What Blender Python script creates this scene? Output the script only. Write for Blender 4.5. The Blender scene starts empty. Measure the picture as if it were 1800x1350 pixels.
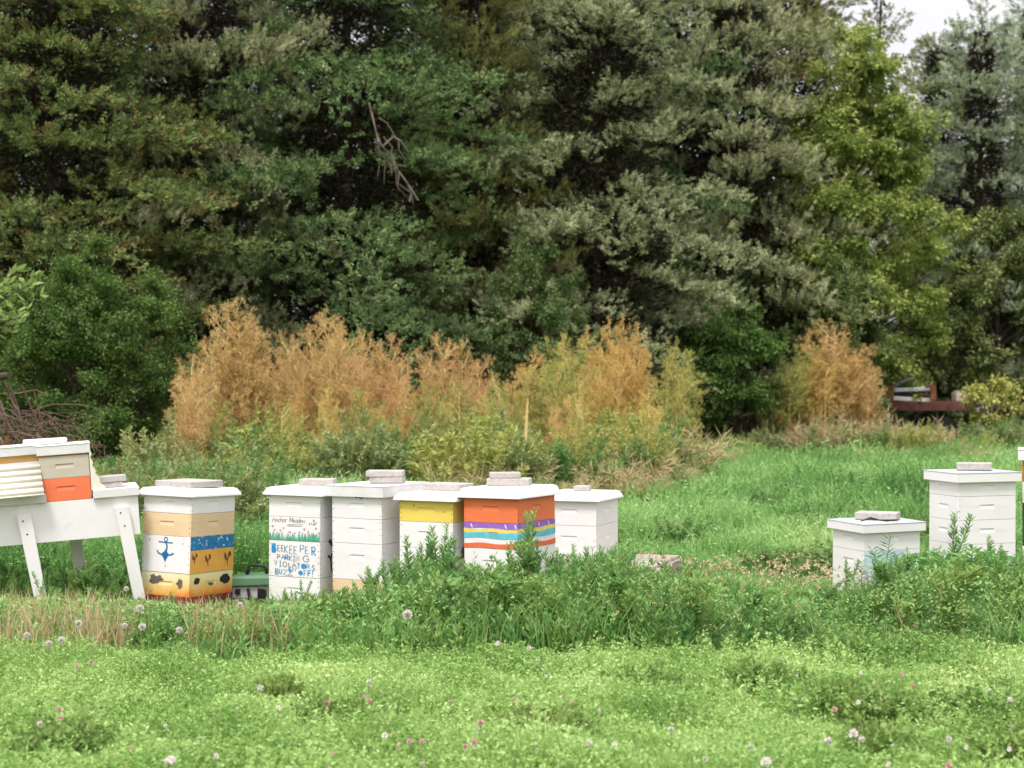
import bpy, math, random
import numpy as np
from mathutils import Vector, Matrix
R = math.radians
sc = bpy.context.scene
col = sc.collection

# ------------------------------------------------------------------ camera
CAM_H = 1.55
FPX = 3000.0                       # focal length in photo pixels (photo 1800 wide)
cd = bpy.data.cameras.new('camera')
cam = bpy.data.objects.new('camera', cd); col.objects.link(cam)
cam.location = (0, 0, CAM_H); cam.rotation_euler = (R(90), 0, 0)
cd.sensor_width = 36.0; cd.lens = 60.0
cd.clip_start = 0.1; cd.clip_end = 2000
cd.dof.use_dof = True; cd.dof.focus_distance = 11.1; cd.dof.aperture_fstop = 3.2
sc.camera = cam

# ------------------------------------------------------------------ light
SUN_EL, SUN_AZ = 62.0, 205.0       # azimuth clockwise from +Y: behind the camera, a little to the left
w = bpy.data.worlds.new('World'); sc.world = w; w.use_nodes = True
nt = w.node_tree; nt.nodes.clear()
sky = nt.nodes.new('ShaderNodeTexSky'); sky.sky_type = 'NISHITA'; sky.sun_disc = False
sky.sun_elevation = R(SUN_EL); sky.sun_rotation = R(SUN_AZ)
sky.air_density = 1.0; sky.dust_density = 6.0; sky.ozone_density = 1.0
hs = nt.nodes.new('ShaderNodeHueSaturation'); hs.inputs['Saturation'].default_value = 0.22
bg = nt.nodes.new('ShaderNodeBackground'); bg.inputs[1].default_value = 0.15
wo = nt.nodes.new('ShaderNodeOutputWorld')
tcw = nt.nodes.new('ShaderNodeTexCoord'); cn = nt.nodes.new('ShaderNodeTexNoise'); cn.inputs['Scale'].default_value = 2.2; cn.inputs['Detail'].default_value = 6
ccr = nt.nodes.new('ShaderNodeValToRGB'); ccr.color_ramp.elements[0].color = (0.80,0.78,0.82,1); ccr.color_ramp.elements[1].color = (1.0,0.965,1.0,1)
csc = nt.nodes.new('ShaderNodeVectorMath'); csc.operation = 'SCALE'; csc.inputs['Scale'].default_value = 7.2      # cloud brightness in sky texture units
cmx = nt.nodes.new('ShaderNodeMix'); cmx.data_type = 'RGBA'; cmx.inputs['Factor'].default_value = 0.7
nt.links.new(tcw.outputs['Generated'], cn.inputs['Vector']); nt.links.new(cn.outputs['Fac'], ccr.inputs[0]); nt.links.new(ccr.outputs[0], csc.inputs[0])
csx = nt.nodes.new('ShaderNodeSeparateXYZ'); cgr = nt.nodes.new('ShaderNodeMapRange'); cgr.inputs['From Min'].default_value = 0.0; cgr.inputs['From Max'].default_value = 1.0
cgr.inputs['To Min'].default_value = 4.6; cgr.inputs['To Max'].default_value = 13.0       # clouds are brighter overhead than at the horizon
nt.links.new(tcw.outputs['Generated'], csx.inputs[0]); nt.links.new(csx.outputs[2], cgr.inputs['Value']); nt.links.new(cgr.outputs[0], csc.inputs['Scale'])
nt.links.new(sky.outputs[0], hs.inputs['Color']); nt.links.new(hs.outputs[0], cmx.inputs['A']); nt.links.new(csc.outputs[0], cmx.inputs['B']); nt.links.new(cmx.outputs['Result'], bg.inputs[0]); nt.links.new(bg.outputs[0], wo.inputs[0])
sd = bpy.data.lights.new('sun', 'SUN'); sd.energy = 1.9; sd.angle = R(12); sd.color = (1.0, 0.95, 0.94)
sun = bpy.data.objects.new('sun', sd); col.objects.link(sun)
az = R(SUN_AZ); el = R(SUN_EL)
sdir = Vector((math.sin(az)*math.cos(el), math.cos(az)*math.cos(el), math.sin(el)))
sun.rotation_euler = sdir.to_track_quat('Z', 'Y').to_euler(); sun.location = (0, 0, 30)
sc.view_settings.view_transform = 'Standard'; sc.view_settings.look = 'None'
sc.view_settings.gamma = 1.0; sc.view_settings.exposure = 0.47
sc.cycles.max_bounces = 6; sc.cycles.diffuse_bounces = 3; sc.cycles.transmission_bounces = 3
sc.cycles.sample_clamp_indirect = 6

# ------------------------------------------------------------------ helpers
def gx(px, Y): return (px - 900.0) * Y / FPX
def gz(py, Y): return CAM_H - (py - 675.0) * Y / FPX
def tag(o, label=None, cat=None, group=None, kind=None):
    if label: o['label'] = label
    if cat: o['category'] = cat
    if group: o['group'] = group
    if kind: o['kind'] = kind
    return o
def empty(name, loc, rz=0.0, label=None, cat=None, group=None):
    o = bpy.data.objects.new(name, None); col.objects.link(o)
    o.location = loc; o.rotation_euler = (0, 0, rz); o.empty_display_size = 0.1
    return tag(o, label, cat, group)
def dup(root, loc, rz=0.0, scale=1.0, label=None, group=None):
    r = root.copy(); col.objects.link(r); r.location = loc; r.rotation_euler = (0, 0, rz)
    r.scale = (scale,)*3 if not isinstance(scale, tuple) else scale
    if label: r['label'] = label
    if group: r['group'] = group
    for ch in list(root.children):
        c = ch.copy(); col.objects.link(c); c.parent = r
    return r
def link(name, me, mats, parent=None, loc=None, bevel=0.0, smooth=False):
    for m in mats: me.materials.append(m)
    o = bpy.data.objects.new(name, me); col.objects.link(o)
    if parent is not None: o.parent = parent
    if loc is not None: o.location = loc
    if smooth:
        me.polygons.foreach_set('use_smooth', [True]*len(me.polygons))
    if bevel > 0:
        b = o.modifiers.new('bevel', 'BEVEL'); b.width = bevel; b.segments = 2; b.limit_method = 'ANGLE'; b.angle_limit = R(40)
    return o
class MB:
    def __init__(s): s.v = []; s.f = []; s.m = []
    def add(s, vs, fs, m=0):
        o = len(s.v); s.v.extend([tuple(v) for v in vs])
        for f in fs: s.f.append(tuple(i+o for i in f)); s.m.append(m)
    def box(s, x0, x1, y0, y1, z0, z1, m=0, M=None):
        vs = [Vector(p) for p in ((x0,y0,z0),(x1,y0,z0),(x1,y1,z0),(x0,y1,z0),(x0,y0,z1),(x1,y0,z1),(x1,y1,z1),(x0,y1,z1))]
        if M is not None: vs = [M @ v for v in vs]
        s.add(vs, [(0,3,2,1),(4,5,6,7),(0,1,5,4),(1,2,6,5),(2,3,7,6),(3,0,4,7)], m)
    def tube(s, pts, rad, n=6, m=0, cap=True):
        pts = [Vector(p) for p in pts]
        if not hasattr(rad, '__len__'): rad = [rad]*len(pts)
        rings = []
        for i, p in enumerate(pts):
            d = (pts[min(i+1, len(pts)-1)] - pts[max(i-1, 0)])
            if d.length < 1e-9: d = Vector((0,0,1))
            d.normalize()
            a = d.cross(Vector((0.31,0.12,1)) if abs(d.z) < 0.9 else Vector((1,0.1,0))).normalized(); b = d.cross(a)
            rings.append([p + (a*math.cos(2*math.pi*k/n) + b*math.sin(2*math.pi*k/n))*rad[i] for k in range(n)])
        vs = [v for r in rings for v in r]; fs = []
        for i in range(len(pts)-1):
            for k in range(n):
                fs.append((i*n+k, i*n+(k+1)%n, (i+1)*n+(k+1)%n, (i+1)*n+k))
        if cap: fs.append(tuple(range(n))[::-1]); fs.append(tuple((len(pts)-1)*n+k for k in range(n)))
        s.add(vs, fs, m)
    def blob(s, c, rx, ry, rz, m=0, seed=0, nu=8, nv=6, rough=0.15):
        rr = random.Random(seed); vs = []; fs = []
        for j in range(nv+1):
            t = math.pi*j/nv
            for i in range(nu):
                p = 2*math.pi*i/nu; k = 1 + rr.uniform(-rough, rough)
                vs.append((c[0]+rx*k*math.sin(t)*math.cos(p), c[1]+ry*k*math.sin(t)*math.sin(p), c[2]+rz*k*math.cos(t)))
        for j in range(nv):
            for i in range(nu):
                fs.append((j*nu+i, (j+1)*nu+i, (j+1)*nu+(i+1)%nu, j*nu+(i+1)%nu))
        s.add(vs, fs, m)
    def mesh(s, name):
        me = bpy.data.meshes.new(name); me.from_pydata(s.v, [], s.f)
        me.polygons.foreach_set('material_index', s.m); me.update(); return me
    def build(s, name, mats, parent=None, loc=None, bevel=0.0, smooth=False):
        return link(name, s.mesh(name), mats if isinstance(mats, (list, tuple)) else [mats], parent, loc, bevel, smooth)
def quad_mesh(name, V, mi=None):
    """V: (N,4,3) array of quads -> mesh, made in one go"""
    V = np.ascontiguousarray(V, dtype=np.float32); n = len(V)
    me = bpy.data.meshes.new(name)
    me.vertices.add(n*4); me.vertices.foreach_set('co', V.reshape(-1))
    me.loops.add(n*4); me.loops.foreach_set('vertex_index', np.arange(n*4, dtype=np.int32))
    me.polygons.add(n); me.polygons.foreach_set('loop_start', np.arange(0, n*4, 4, dtype=np.int32))
    try: me.polygons.foreach_set('loop_total', np.full(n, 4, dtype=np.int32))
    except Exception: pass
    if mi is not None: me.polygons.foreach_set('material_index', np.asarray(mi, dtype=np.int32))
    me.update(calc_edges=True); return me
def norm(a): return a / (np.linalg.norm(a, axis=-1, keepdims=True) + 1e-9)
def leaves(rng, base, d, L, W, fold=0.15, mid=0.45, nrm=None):
    """diamond leaves: base (N,3), direction d (N,3), length L, width W"""
    n = len(base); d = norm(d)
    L = np.broadcast_to(np.asarray(L, float), (n,))[:, None]; W = np.broadcast_to(np.asarray(W, float), (n,))[:, None]
    r = rng.normal(size=(n, 3)) if nrm is None else nrm
    s = norm(np.cross(d, r)); nn = np.cross(s, d)
    m = base + d*L*mid + nn*W*fold
    return np.stack([base, m + s*W*0.5, base + d*L, m - s*W*0.5], axis=1)
def blades(rng, base, h, w, lean=0.35, az=None, curl=0.5):
    """grass blades, two quads each: base (N,3)"""
    n = len(base); a = rng.uniform(0, 2*np.pi, n) if az is None else az
    dr = np.stack([np.cos(a), np.sin(a), np.zeros(n)], 1); b = rng.uniform(0, 2*np.pi, n)
    sd_ = np.stack([np.cos(b), np.sin(b), np.zeros(n)], 1)*np.asarray(w).reshape(-1, 1)*0.5
    h = np.broadcast_to(np.asarray(h, float), (n,))[:, None]
    ln = (rng.uniform(0.2, 1, n)*lean)[:, None]
    up = np.array([0, 0, 1.0])
    p0 = base; p1 = base + up*h*0.55 + dr*h*ln*0.35; p2 = base + up*h*(1-0.35*ln*curl) + dr*h*ln*1.1
    q1 = np.stack([p0 - sd_, p0 + sd_, p1 + sd_*0.8, p1 - sd_*0.8], 1)
    q2 = np.stack([p1 - sd_*0.8, p1 + sd_*0.8, p2 + sd_*0.12, p2 - sd_*0.12], 1)
    return np.concatenate([q1, q2])

# ------------------------------------------------------------------ materials
def mat(name, c, rough=0.6, var=0.06, scale=9.0, bump=0.0, spec=0.35, stain=None, stain_amt=0.0, wood=False):
    m = bpy.data.materials.new(name); m.use_nodes = True; t = m.node_tree; p = t.nodes['Principled BSDF']
    p.inputs['Roughness'].default_value = rough; p.inputs['Specular IOR Level'].default_value = spec
    tc = t.nodes.new('ShaderNodeTexCoord'); mp = t.nodes.new('ShaderNodeMapping')
    oi = t.nodes.new('ShaderNodeObjectInfo')
    t.links.new(tc.outputs['Object'], mp.inputs['Vector']); t.links.new(oi.outputs['Random'], mp.inputs['Location'])
    if wood: mp.inputs['Scale'].default_value = (0.5, 0.5, 6.0)
    nz = t.nodes.new('ShaderNodeTexNoise'); nz.inputs['Scale'].default_value = scale; nz.inputs['Detail'].default_value = 6
    t.links.new(mp.outputs[0], nz.inputs['Vector'])
    cr = t.nodes.new('ShaderNodeValToRGB')
    cr.color_ramp.elements[0].position = 0.3; cr.color_ramp.elements[1].position = 0.72
    cr.color_ramp.elements[0].color = tuple(max(0, x*(1-var*1.6)) for x in c) + (1,)
    cr.color_ramp.elements[1].color = tuple(min(1, x*(1+var)) for x in c) + (1,)
    t.links.new(nz.outputs['Fac'], cr.inputs[0]); out = cr.outputs[0]
    if stain is not None:
        n2 = t.nodes.new('ShaderNodeTexNoise'); n2.inputs['Scale'].default_value = 4.5; n2.inputs['Detail'].default_value = 9; n2.inputs['Roughness'].default_value = 0.72
        t.links.new(mp.outputs[0], n2.inputs['Vector'])
        r2 = t.nodes.new('ShaderNodeValToRGB'); r2.color_ramp.elements[0].position = 0.56; r2.color_ramp.elements[1].position = 0.8
        r2.color_ramp.elements[0].color = (0,0,0,1); r2.color_ramp.elements[1].color = (stain_amt,)*3 + (1,)
        t.links.new(n2.outputs['Fac'], r2.inputs[0])
        mx = t.nodes.new('ShaderNodeMix'); mx.data_type = 'RGBA'; mx.inputs['B'].default_value = stain + (1,)
        t.links.new(r2.outputs[0], mx.inputs['Factor']); t.links.new(out, mx.inputs['A']); out = mx.outputs['Result']
    t.links.new(out, p.inputs['Base Color'])
    if bump > 0:
        n3 = t.nodes.new('ShaderNodeTexNoise'); n3.inputs['Scale'].default_value = scale*6; n3.inputs['Detail'].default_value = 5
        t.links.new(mp.outputs[0], n3.inputs['Vector'])
        b = t.nodes.new('ShaderNodeBump'); b.inputs['Strength'].default_value = bump; b.inputs['Distance'].default_value = 0.01
        t.links.new(n3.outputs['Fac'], b.inputs['Height']); t.links.new(b.outputs[0], p.inputs['Normal'])
    return m
def leafmat(name, cols, trans=0.3, rough=0.62, clump=0.5, cscale=1.2, hue=0.02, spec=0.25, accent=None, gain=1.3):
    """cols: colours spread over the leaves (per island) and, for clumps, over a low noise"""
    m = bpy.data.materials.new(name); m.use_nodes = True; t = m.node_tree; p = t.nodes['Principled BSDF']; o = t.nodes['Material Output']
    ge = t.nodes.new('ShaderNodeNewGeometry'); oi = t.nodes.new('ShaderNodeObjectInfo'); tc = t.nodes.new('ShaderNodeTexCoord')
    nz = t.nodes.new('ShaderNodeTexNoise'); nz.inputs['Scale'].default_value = cscale; nz.inputs['Detail'].default_value = 3
    t.links.new(tc.outputs['Object'], nz.inputs['Vector'])
    st = t.nodes.new('ShaderNodeMapRange'); st.inputs['From Min'].default_value = 0.3; st.inputs['From Max'].default_value = 0.7
    t.links.new(nz.outputs['Fac'], st.inputs['Value'])
    mx = t.nodes.new('ShaderNodeMix'); mx.inputs['Factor'].default_value = clump
    t.links.new(ge.outputs['Random Per Island'], mx.inputs['A']); t.links.new(st.outputs[0], mx.inputs['B'])
    cr = t.nodes.new('ShaderNodeValToRGB'); r = cr.color_ramp
    cols = [(min(.88, c[0]*gain*1.06), min(.86, c[1]*gain), min(.85, c[2]*gain*0.97)) for c in cols]
    for i, c in enumerate(cols):
        pos = 0.08 + 0.84*i/max(1, len(cols)-1)
        e = r.elements[i] if i < 2 else r.elements.new(pos)
        e.position = pos; e.color = tuple(c) + (1,)
    t.links.new(mx.outputs['Result'], cr.inputs[0]); out = cr.outputs[0]
    if accent is not None:
        ac, lo = accent
        wn = t.nodes.new('ShaderNodeTexNoise'); wn.inputs['Scale'].default_value = 3.2; wn.inputs['Detail'].default_value = 4
        t.links.new(tc.outputs['Object'], wn.inputs['Vector'])
        mr = t.nodes.new('ShaderNodeMapRange'); mr.inputs['From Min'].default_value = lo; mr.inputs['From Max'].default_value = lo+0.05
        t.links.new(wn.outputs['Fac'], mr.inputs['Value'])
        ml = t.nodes.new('ShaderNodeMath'); ml.operation = 'MULTIPLY'; t.links.new(mr.outputs[0], ml.inputs[0]); t.links.new(ge.outputs['Random Per Island'], ml.inputs[1])
        m2 = t.nodes.new('ShaderNodeMix'); m2.data_type = 'RGBA'; m2.inputs['B'].default_value = tuple(ac) + (1,)
        t.links.new(ml.outputs[0], m2.inputs['Factor']); t.links.new(out, m2.inputs['A']); out = m2.outputs['Result']
    h = t.nodes.new('ShaderNodeHueSaturation')
    mr = t.nodes.new('ShaderNodeMapRange'); mr.inputs['To Min'].default_value = 0.5-hue; mr.inputs['To Max'].default_value = 0.5+hue
    t.links.new(oi.outputs['Random'], mr.inputs['Value']); t.links.new(mr.outputs[0], h.inputs['Hue']); t.links.new(out, h.inputs['Color'])
    t.links.new(h.outputs[0], p.inputs['Base Color']); p.inputs['Roughness'].default_value = rough; p.inputs['Specular IOR Level'].default_value = spec
    tr = t.nodes.new('ShaderNodeBsdfTranslucent'); t.links.new(h.outputs[0], tr.inputs['Color'])
    ms = t.nodes.new('ShaderNodeMixShader'); ms.inputs[0].default_value = trans
    t.links.new(p.outputs[0], ms.inputs[1]); t.links.new(tr.outputs[0], ms.inputs[2]); t.links.new(ms.outputs[0], o.inputs['Surface'])
    return m
DIRT = (0.42, 0.36, 0.27)
M = dict(
    white=mat('white_paint', (0.83,0.805,0.79), 0.5, 0.025, 5, 0.06, stain=DIRT, stain_amt=0.42),
    lidwhite=mat('white_plastic', (0.82,0.80,0.79), 0.4, 0.02, 5, 0.03, stain=DIRT, stain_amt=0.3),
    oldwhite=mat('weathered_white_paint', (0.74,0.73,0.71), 0.6, 0.06, 8, 0.15, stain=(0.4,0.38,0.36), stain_amt=0.45),
    tan=mat('tan_paint', (0.76,0.56,0.34), 0.55, 0.04, 6, 0.05, stain=(0.6,0.4,0.22), stain_amt=0.2),
    orange=mat('orange_paint', (0.84,0.20,0.07), 0.5, 0.04, 6, 0.05, stain=(0.8,0.35,0.2), stain_amt=0.25),
    coral=mat('coral_paint', (0.86,0.20,0.085), 0.5, 0.03, 6, 0.04),
    yellow=mat('yellow_paint', (0.82,0.63,0.12), 0.5, 0.04, 6, 0.05, stain=(0.8,0.7,0.4), stain_amt=0.3),
    beige=mat('beige_paint', (0.56,0.50,0.40), 0.55, 0.03, 6, 0.04),
    amber=mat('bare_pine', (0.78,0.42,0.13), 0.6, 0.15, 9, 0.1, wood=True),
    cream=mat('cream_corrugated_plastic', (0.80,0.76,0.64), 0.45, 0.03, 6),
    maroon=mat('dark_red_paint', (0.22,0.035,0.035), 0.6, 0.2, 12, 0.1),
    darkgreen=mat('dark_green_paint', (0.03,0.08,0.06), 0.5, 0.1, 6),
    dkorange=mat('rust_orange_paint', (0.62,0.17,0.03), 0.5, 0.1, 6),
    blueart=mat('blue_paint', (0.012,0.19,0.42), 0.55, 0.1, 30, stain=(0.75,0.8,0.85), stain_amt=0.0),
    navy=mat('anchor_blue_paint', (0.01,0.15,0.38), 0.55, 0.1, 30),
    sandart=mat('sand_orange_paint', (0.80,0.40,0.075), 0.55, 0.06, 12, stain=(0.8,0.5,0.2), stain_amt=0.4),
    brownart=mat('brown_paint', (0.16,0.06,0.03), 0.6, 0.2, 30),
    greyart=mat('grey_brown_paint', (0.15,0.125,0.10), 0.6, 0.25, 25),
    blackart=mat('black_paint', (0.025,0.02,0.02), 0.6, 0.3, 25),
    greenart=mat('grass_green_paint', (0.07,0.42,0.25), 0.6, 0.25, 40),
    pinkart=mat('pink_paint', (0.62,0.22,0.36), 0.6, 0.1, 20),
    skyart=mat('letter_blue_paint', (0.02,0.30,0.66), 0.6, 0.15, 30),
    letter=mat('faded_letter_paint', (0.18,0.30,0.42), 0.6, 0.3, 60),
    ink=mat('dark_ink', (0.07,0.06,0.06), 0.6, 0.2, 30),
    purple=mat('purple_paint', (0.32,0.15,0.56), 0.55, 0.1, 25),
    teal=mat('teal_paint', (0.13,0.55,0.65), 0.55, 0.12, 25),
    lemon=mat('lemon_paint', (0.85,0.68,0.14), 0.55, 0.08, 25),
    redart=mat('red_orange_paint', (0.82,0.16,0.06), 0.55, 0.06, 25),
    paleblue=mat('pale_blue_paint', (0.52,0.68,0.76), 0.55, 0.08, 12),
    paver=mat('concrete_paver', (0.49,0.45,0.41), 0.85, 0.12, 40, 0.5, spec=0.2, stain=(0.3,0.27,0.25), stain_amt=0.35),
    paver2=mat('grey_paver', (0.47,0.44,0.41), 0.85, 0.12, 40, 0.5, spec=0.2, stain=(0.3,0.28,0.26), stain_amt=0.35),
    nail=mat('nail_head', (0.10,0.07,0.06), 0.6, 0.2, 30),
    iron=mat('black_iron', (0.03,0.028,0.028), 0.5, 0.2, 20),
    rust=mat('rusty_steel', (0.115,0.045,0.036), 0.8, 0.3, 5, 0.2, spec=0.2, stain=(0.16,0.08,0.05), stain_amt=0.8),
    rustpost=mat('rusty_post', (0.19,0.075,0.04), 0.8, 0.3, 8, 0.2, spec=0.2),
    sheetgrey=mat('grey_blue_painted_steel', (0.50,0.54,0.58), 0.45, 0.08, 4),
    mowergreen=mat('green_plastic', (0.11,0.22,0.12), 0.45, 0.1, 6),
    black=mat('black_plastic', (0.015,0.015,0.015), 0.35, 0.2, 6),
    alu=mat('grey_alloy', (0.52,0.50,0.50), 0.5, 0.12, 14, 0.2),
    cord=mat('safety_orange', (0.85,0.14,0.02), 0.5, 0.1, 8),
    wood=mat('grey_weathered_wood', (0.45,0.39,0.33), 0.8, 0.2, 6, 0.3, wood=True, spec=0.2),
    bark=mat('bark', (0.085,0.065,0.05), 0.9, 0.35, 6, 0.6, spec=0.1),
    bark_red=mat('reddish_bark', (0.05,0.036,0.028), 0.9, 0.35, 6, 0.6, spec=0.1),
    bare=mat('bare_twig', (0.17,0.115,0.085), 0.9, 0.35, 3, spec=0.1),
    deadwood=mat('bleached_dead_branch', (0.24,0.19,0.155), 0.9, 0.25, 4, spec=0.1),
)
# ------------------------------------------------------------------ ground
def ground_mat():
    m = bpy.data.materials.new('field_soil'); m.use_nodes = True; t = m.node_tree; p = t.nodes['Principled BSDF']; p.inputs['Roughness'].default_value = 0.95
    p.inputs['Specular IOR Level'].default_value = 0.1
    tc = t.nodes.new('ShaderNodeTexCoord'); n = t.nodes.new('ShaderNodeTexNoise'); n.inputs['Scale'].default_value = 3; n.inputs['Detail'].default_value = 8
    t.links.new(tc.outputs['Object'], n.inputs['Vector']); r = t.nodes.new('ShaderNodeValToRGB')
    r.color_ramp.elements[0].position = 0.35; r.color_ramp.elements[0].color = (0.05,0.085,0.025,1)
    r.color_ramp.elements[1].position = 0.7; r.color_ramp.elements[1].color = (0.13,0.20,0.05,1)
    t.links.new(n.outputs['Fac'], r.inputs[0]); t.links.new(r.outputs[0], p.inputs['Base Color']); return m
g = MB(); g.add([(-400,-60,0),(400,-60,0),(400,700,0),(-400,700,0)], [(0,1,2,3)])
tag(g.build('ground', ground_mat()), kind='structure')

# ------------------------------------------------------------------ beehives
def face_pt(a, b, face, u, v, zt, off):
    """a point on a hive box: u metres from the left edge of the face, v metres down from its top"""
    if face == 'front': return (-a/2 + u, -b/2 - off, zt - v)
    return (a/2 + off, -b/2 + u, zt - v)
def ribbon(mb, pts, w_, place, off, m=0):
    """stroke of width w_ along pts [(u,v)], laid on a face"""
    n = len(pts); L = []; Rr = []
    for i in range(n):
        x0, y0 = pts[max(0, i-1)]; x1, y1 = pts[min(n-1, i+1)]
        dx, dy = x1-x0, y1-y0; l = math.hypot(dx, dy) or 1e-6; nx, ny = -dy/l*w_/2, dx/l*w_/2
        L.append((pts[i][0]+nx, pts[i][1]+ny)); Rr.append((pts[i][0]-nx, pts[i][1]-ny))
    vs = [place(u, v, off) for u, v in L] + [place(u, v, off) for u, v in Rr]
    mb.add(vs, [(i, i+1, n+i+1, n+i) for i in range(n-1)], m)
def disc(mb, c, ru, rv, place, off, m=0, n=14, rough=0.0, seed=0):
    rr = random.Random(seed)
    vs = [place(c[0], c[1], off)]
    for k in range(n):
        q = 1 + rr.uniform(-rough, rough)
        vs.append(place(c[0]+ru*q*math.cos(2*math.pi*k/n), c[1]+rv*q*math.sin(2*math.pi*k/n), off))
    mb.add(vs, [(0, 1+k, 1+(k+1)%n) for k in range(n)], m)
def hive_box(name, a, b, z0, z1, m, parent, hand=True, nails=(), seed=0, facenails=()):
    """a hive body: four walls with a scooped hand hold in each"""
    mb = MB(); h = z1 - z0
    hw, hh, dp = 0.060, 0.030, 0.006
    def wall(P, L):      # P(u,v,d): u along, v down, d outwards
        if not hand:
            mb.add([P(0,0,0), P(L,0,0), P(L,h,0), P(0,h,0)], [(0,3,2,1)]); return
        v0 = min(0.075, h*0.36); v1 = v0 + hh; u0 = L/2-hw; u1 = L/2+hw
        us = [0, u0, u1, L]; vs_ = [0, v0, v1, h]
        V = [P(u, v, 0) for v in vs_ for u in us]; F = []
        for j in range(3):
            for i in range(3):
                if (i, j) != (1, 1): F.append((j*4+i, (j+1)*4+i, (j+1)*4+i+1, j*4+i+1))
        V += [P(u0+0.008, v0+0.003, -dp), P(u1-0.008, v0+0.003, -dp)]
        F += [(5,16,17,6), (16,9,10,17), (5,9,16), (6,17,10)]
        mb.add(V, F)
    wall(lambda u,v,d: (-a/2+u, -b/2-d, z1-v), a)
    wall(lambda u,v,d: (a/2+d, -b/2+u, z1-v), b)
    wall(lambda u,v,d: (a/2-u, b/2+d, z1-v), a)
    wall(lambda u,v,d: (-a/2-d, b/2-u, z1-v), b)
    c = [(-a/2,-b/2),(a/2,-b/2),(a/2,b/2),(-a/2,b/2)]
    mb.add([(x,y,z1) for x,y in c], [(0,1,2,3)]); mb.add([(x,y,z0) for x,y in c], [(3,2,1,0)])
    rr = random.Random(seed)
    for face, u in nails:
        L = a if face == 'front' else b
        k = max(3, int(h/0.036))
        for i in range(k):
            if rr.random() < 0.2: continue
            disc(mb, ((u if u >= 0 else L+u) + rr.uniform(-.002,.002), h*(i+0.5)/k), 0.0033, 0.0033, lambda uu,vv,o,f=face: face_pt(a,b,f,uu,vv,z1,o), 0.0012, 1, 8)
    for face, u, v, r_ in facenails:
        disc(mb, (u, v), r_, r_, lambda uu,vv,o,f=face: face_pt(a,b,f,uu,vv,z1,o), 0.0014, 1, 8)
    # weld shared corners so that edges bevel
    me = mb.mesh(name)
    import bmesh
    bm = bmesh.new(); bm.from_mesh(me); bmesh.ops.remove_doubles(bm, verts=bm.verts, dist=1e-5); bmesh.ops.recalc_face_normals(bm, faces=[f for f in bm.faces if f.material_index == 0])
    bm.to_mesh(me); bm.free()
    return link(name, me, [M[m] if isinstance(m, str) else m, M['nail']], parent, bevel=0.0025)
def lid_flared(a, b, z0, h, parent, m='lidwhite', o0=0.038, o1=0.012):
    mb = MB(); vs = []
    for o, z in ((o0, z0-0.008), (o0-0.003, z0+0.006), (o1+.004, z0+h-0.008), (o1-0.012, z0+h-0.001), (-0.06, z0+h+0.003)):
        x, y = a/2+o, b/2+o; q = 0.016
        for (sx, sy) in ((-1,-1),(1,-1),(1,1),(-1,1)):
            p = (sx*x, sy*(y-q), z) ; p2 = (sx*(x-q), sy*y, z); c = (sx*(x-q*0.29), sy*(y-q*0.29), z)
            vs += [p, c, p2] if sx*sy > 0 else [p2, c, p]
    fs = []; n = 12
    for j in range(4):
        for i in range(n): fs.append((j*n+i, j*n+(i+1)%n, (j+1)*n+(i+1)%n, (j+1)*n+i))
    fs.append(tuple(4*n+i for i in range(n))); fs.append(tuple(range(n))[::-1])
    mb.add(vs, fs)
    return mb.build('lid', M[m], parent, bevel=0.004)
def lid_flat(a, b, z0, h, parent, m='white', o=0.03, top='sheetgrey'):
    mb = MB(); x, y = a/2+o, b/2+o
    mb.box(-x, x, -y, y, z0-0.018, z0+h-0.005)
    mb.box(-x-0.003, x+0.003, -y-0.003, y+0.003, z0+h-0.005, z0+h, 1)
    return mb.build('lid', [M[m], M[top]], parent, bevel=0.002)
class Hive: pass
def fit_faces(cx, Y, th, a, b, edges):
    """the yaw and footprint with which the hive's left and right edges stand where they should"""
    X = gx(cx, Y); l, r = edges
    def proj(t, a_, b_):
        c, s_ = math.cos(R(t)), math.sin(R(t))
        return 900 + FPX*(X - a_*c)/(Y + a_*s_), 900 + FPX*(X + b_*s_)/(Y + b_*c)
    if l is None and r is None: return th, a, b
    best = min(((((proj(t, a, b)[0]-l)**2 if l else 0) + ((proj(t, a, b)[1]-r)**2 if r else 0)), t) for t in [5+.25*i for i in range(320)])
    t = best[1]
    if l: a = min((abs(proj(t, q, b)[0]-l), q) for q in [a*(.85+.003*i) for i in range(100)])[1]
    if r: b = min((abs(proj(t, a, q)[1]-r), q) for q in [b*(.85+.003*i) for i in range(100)])[1]
    return t, a, b
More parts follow.
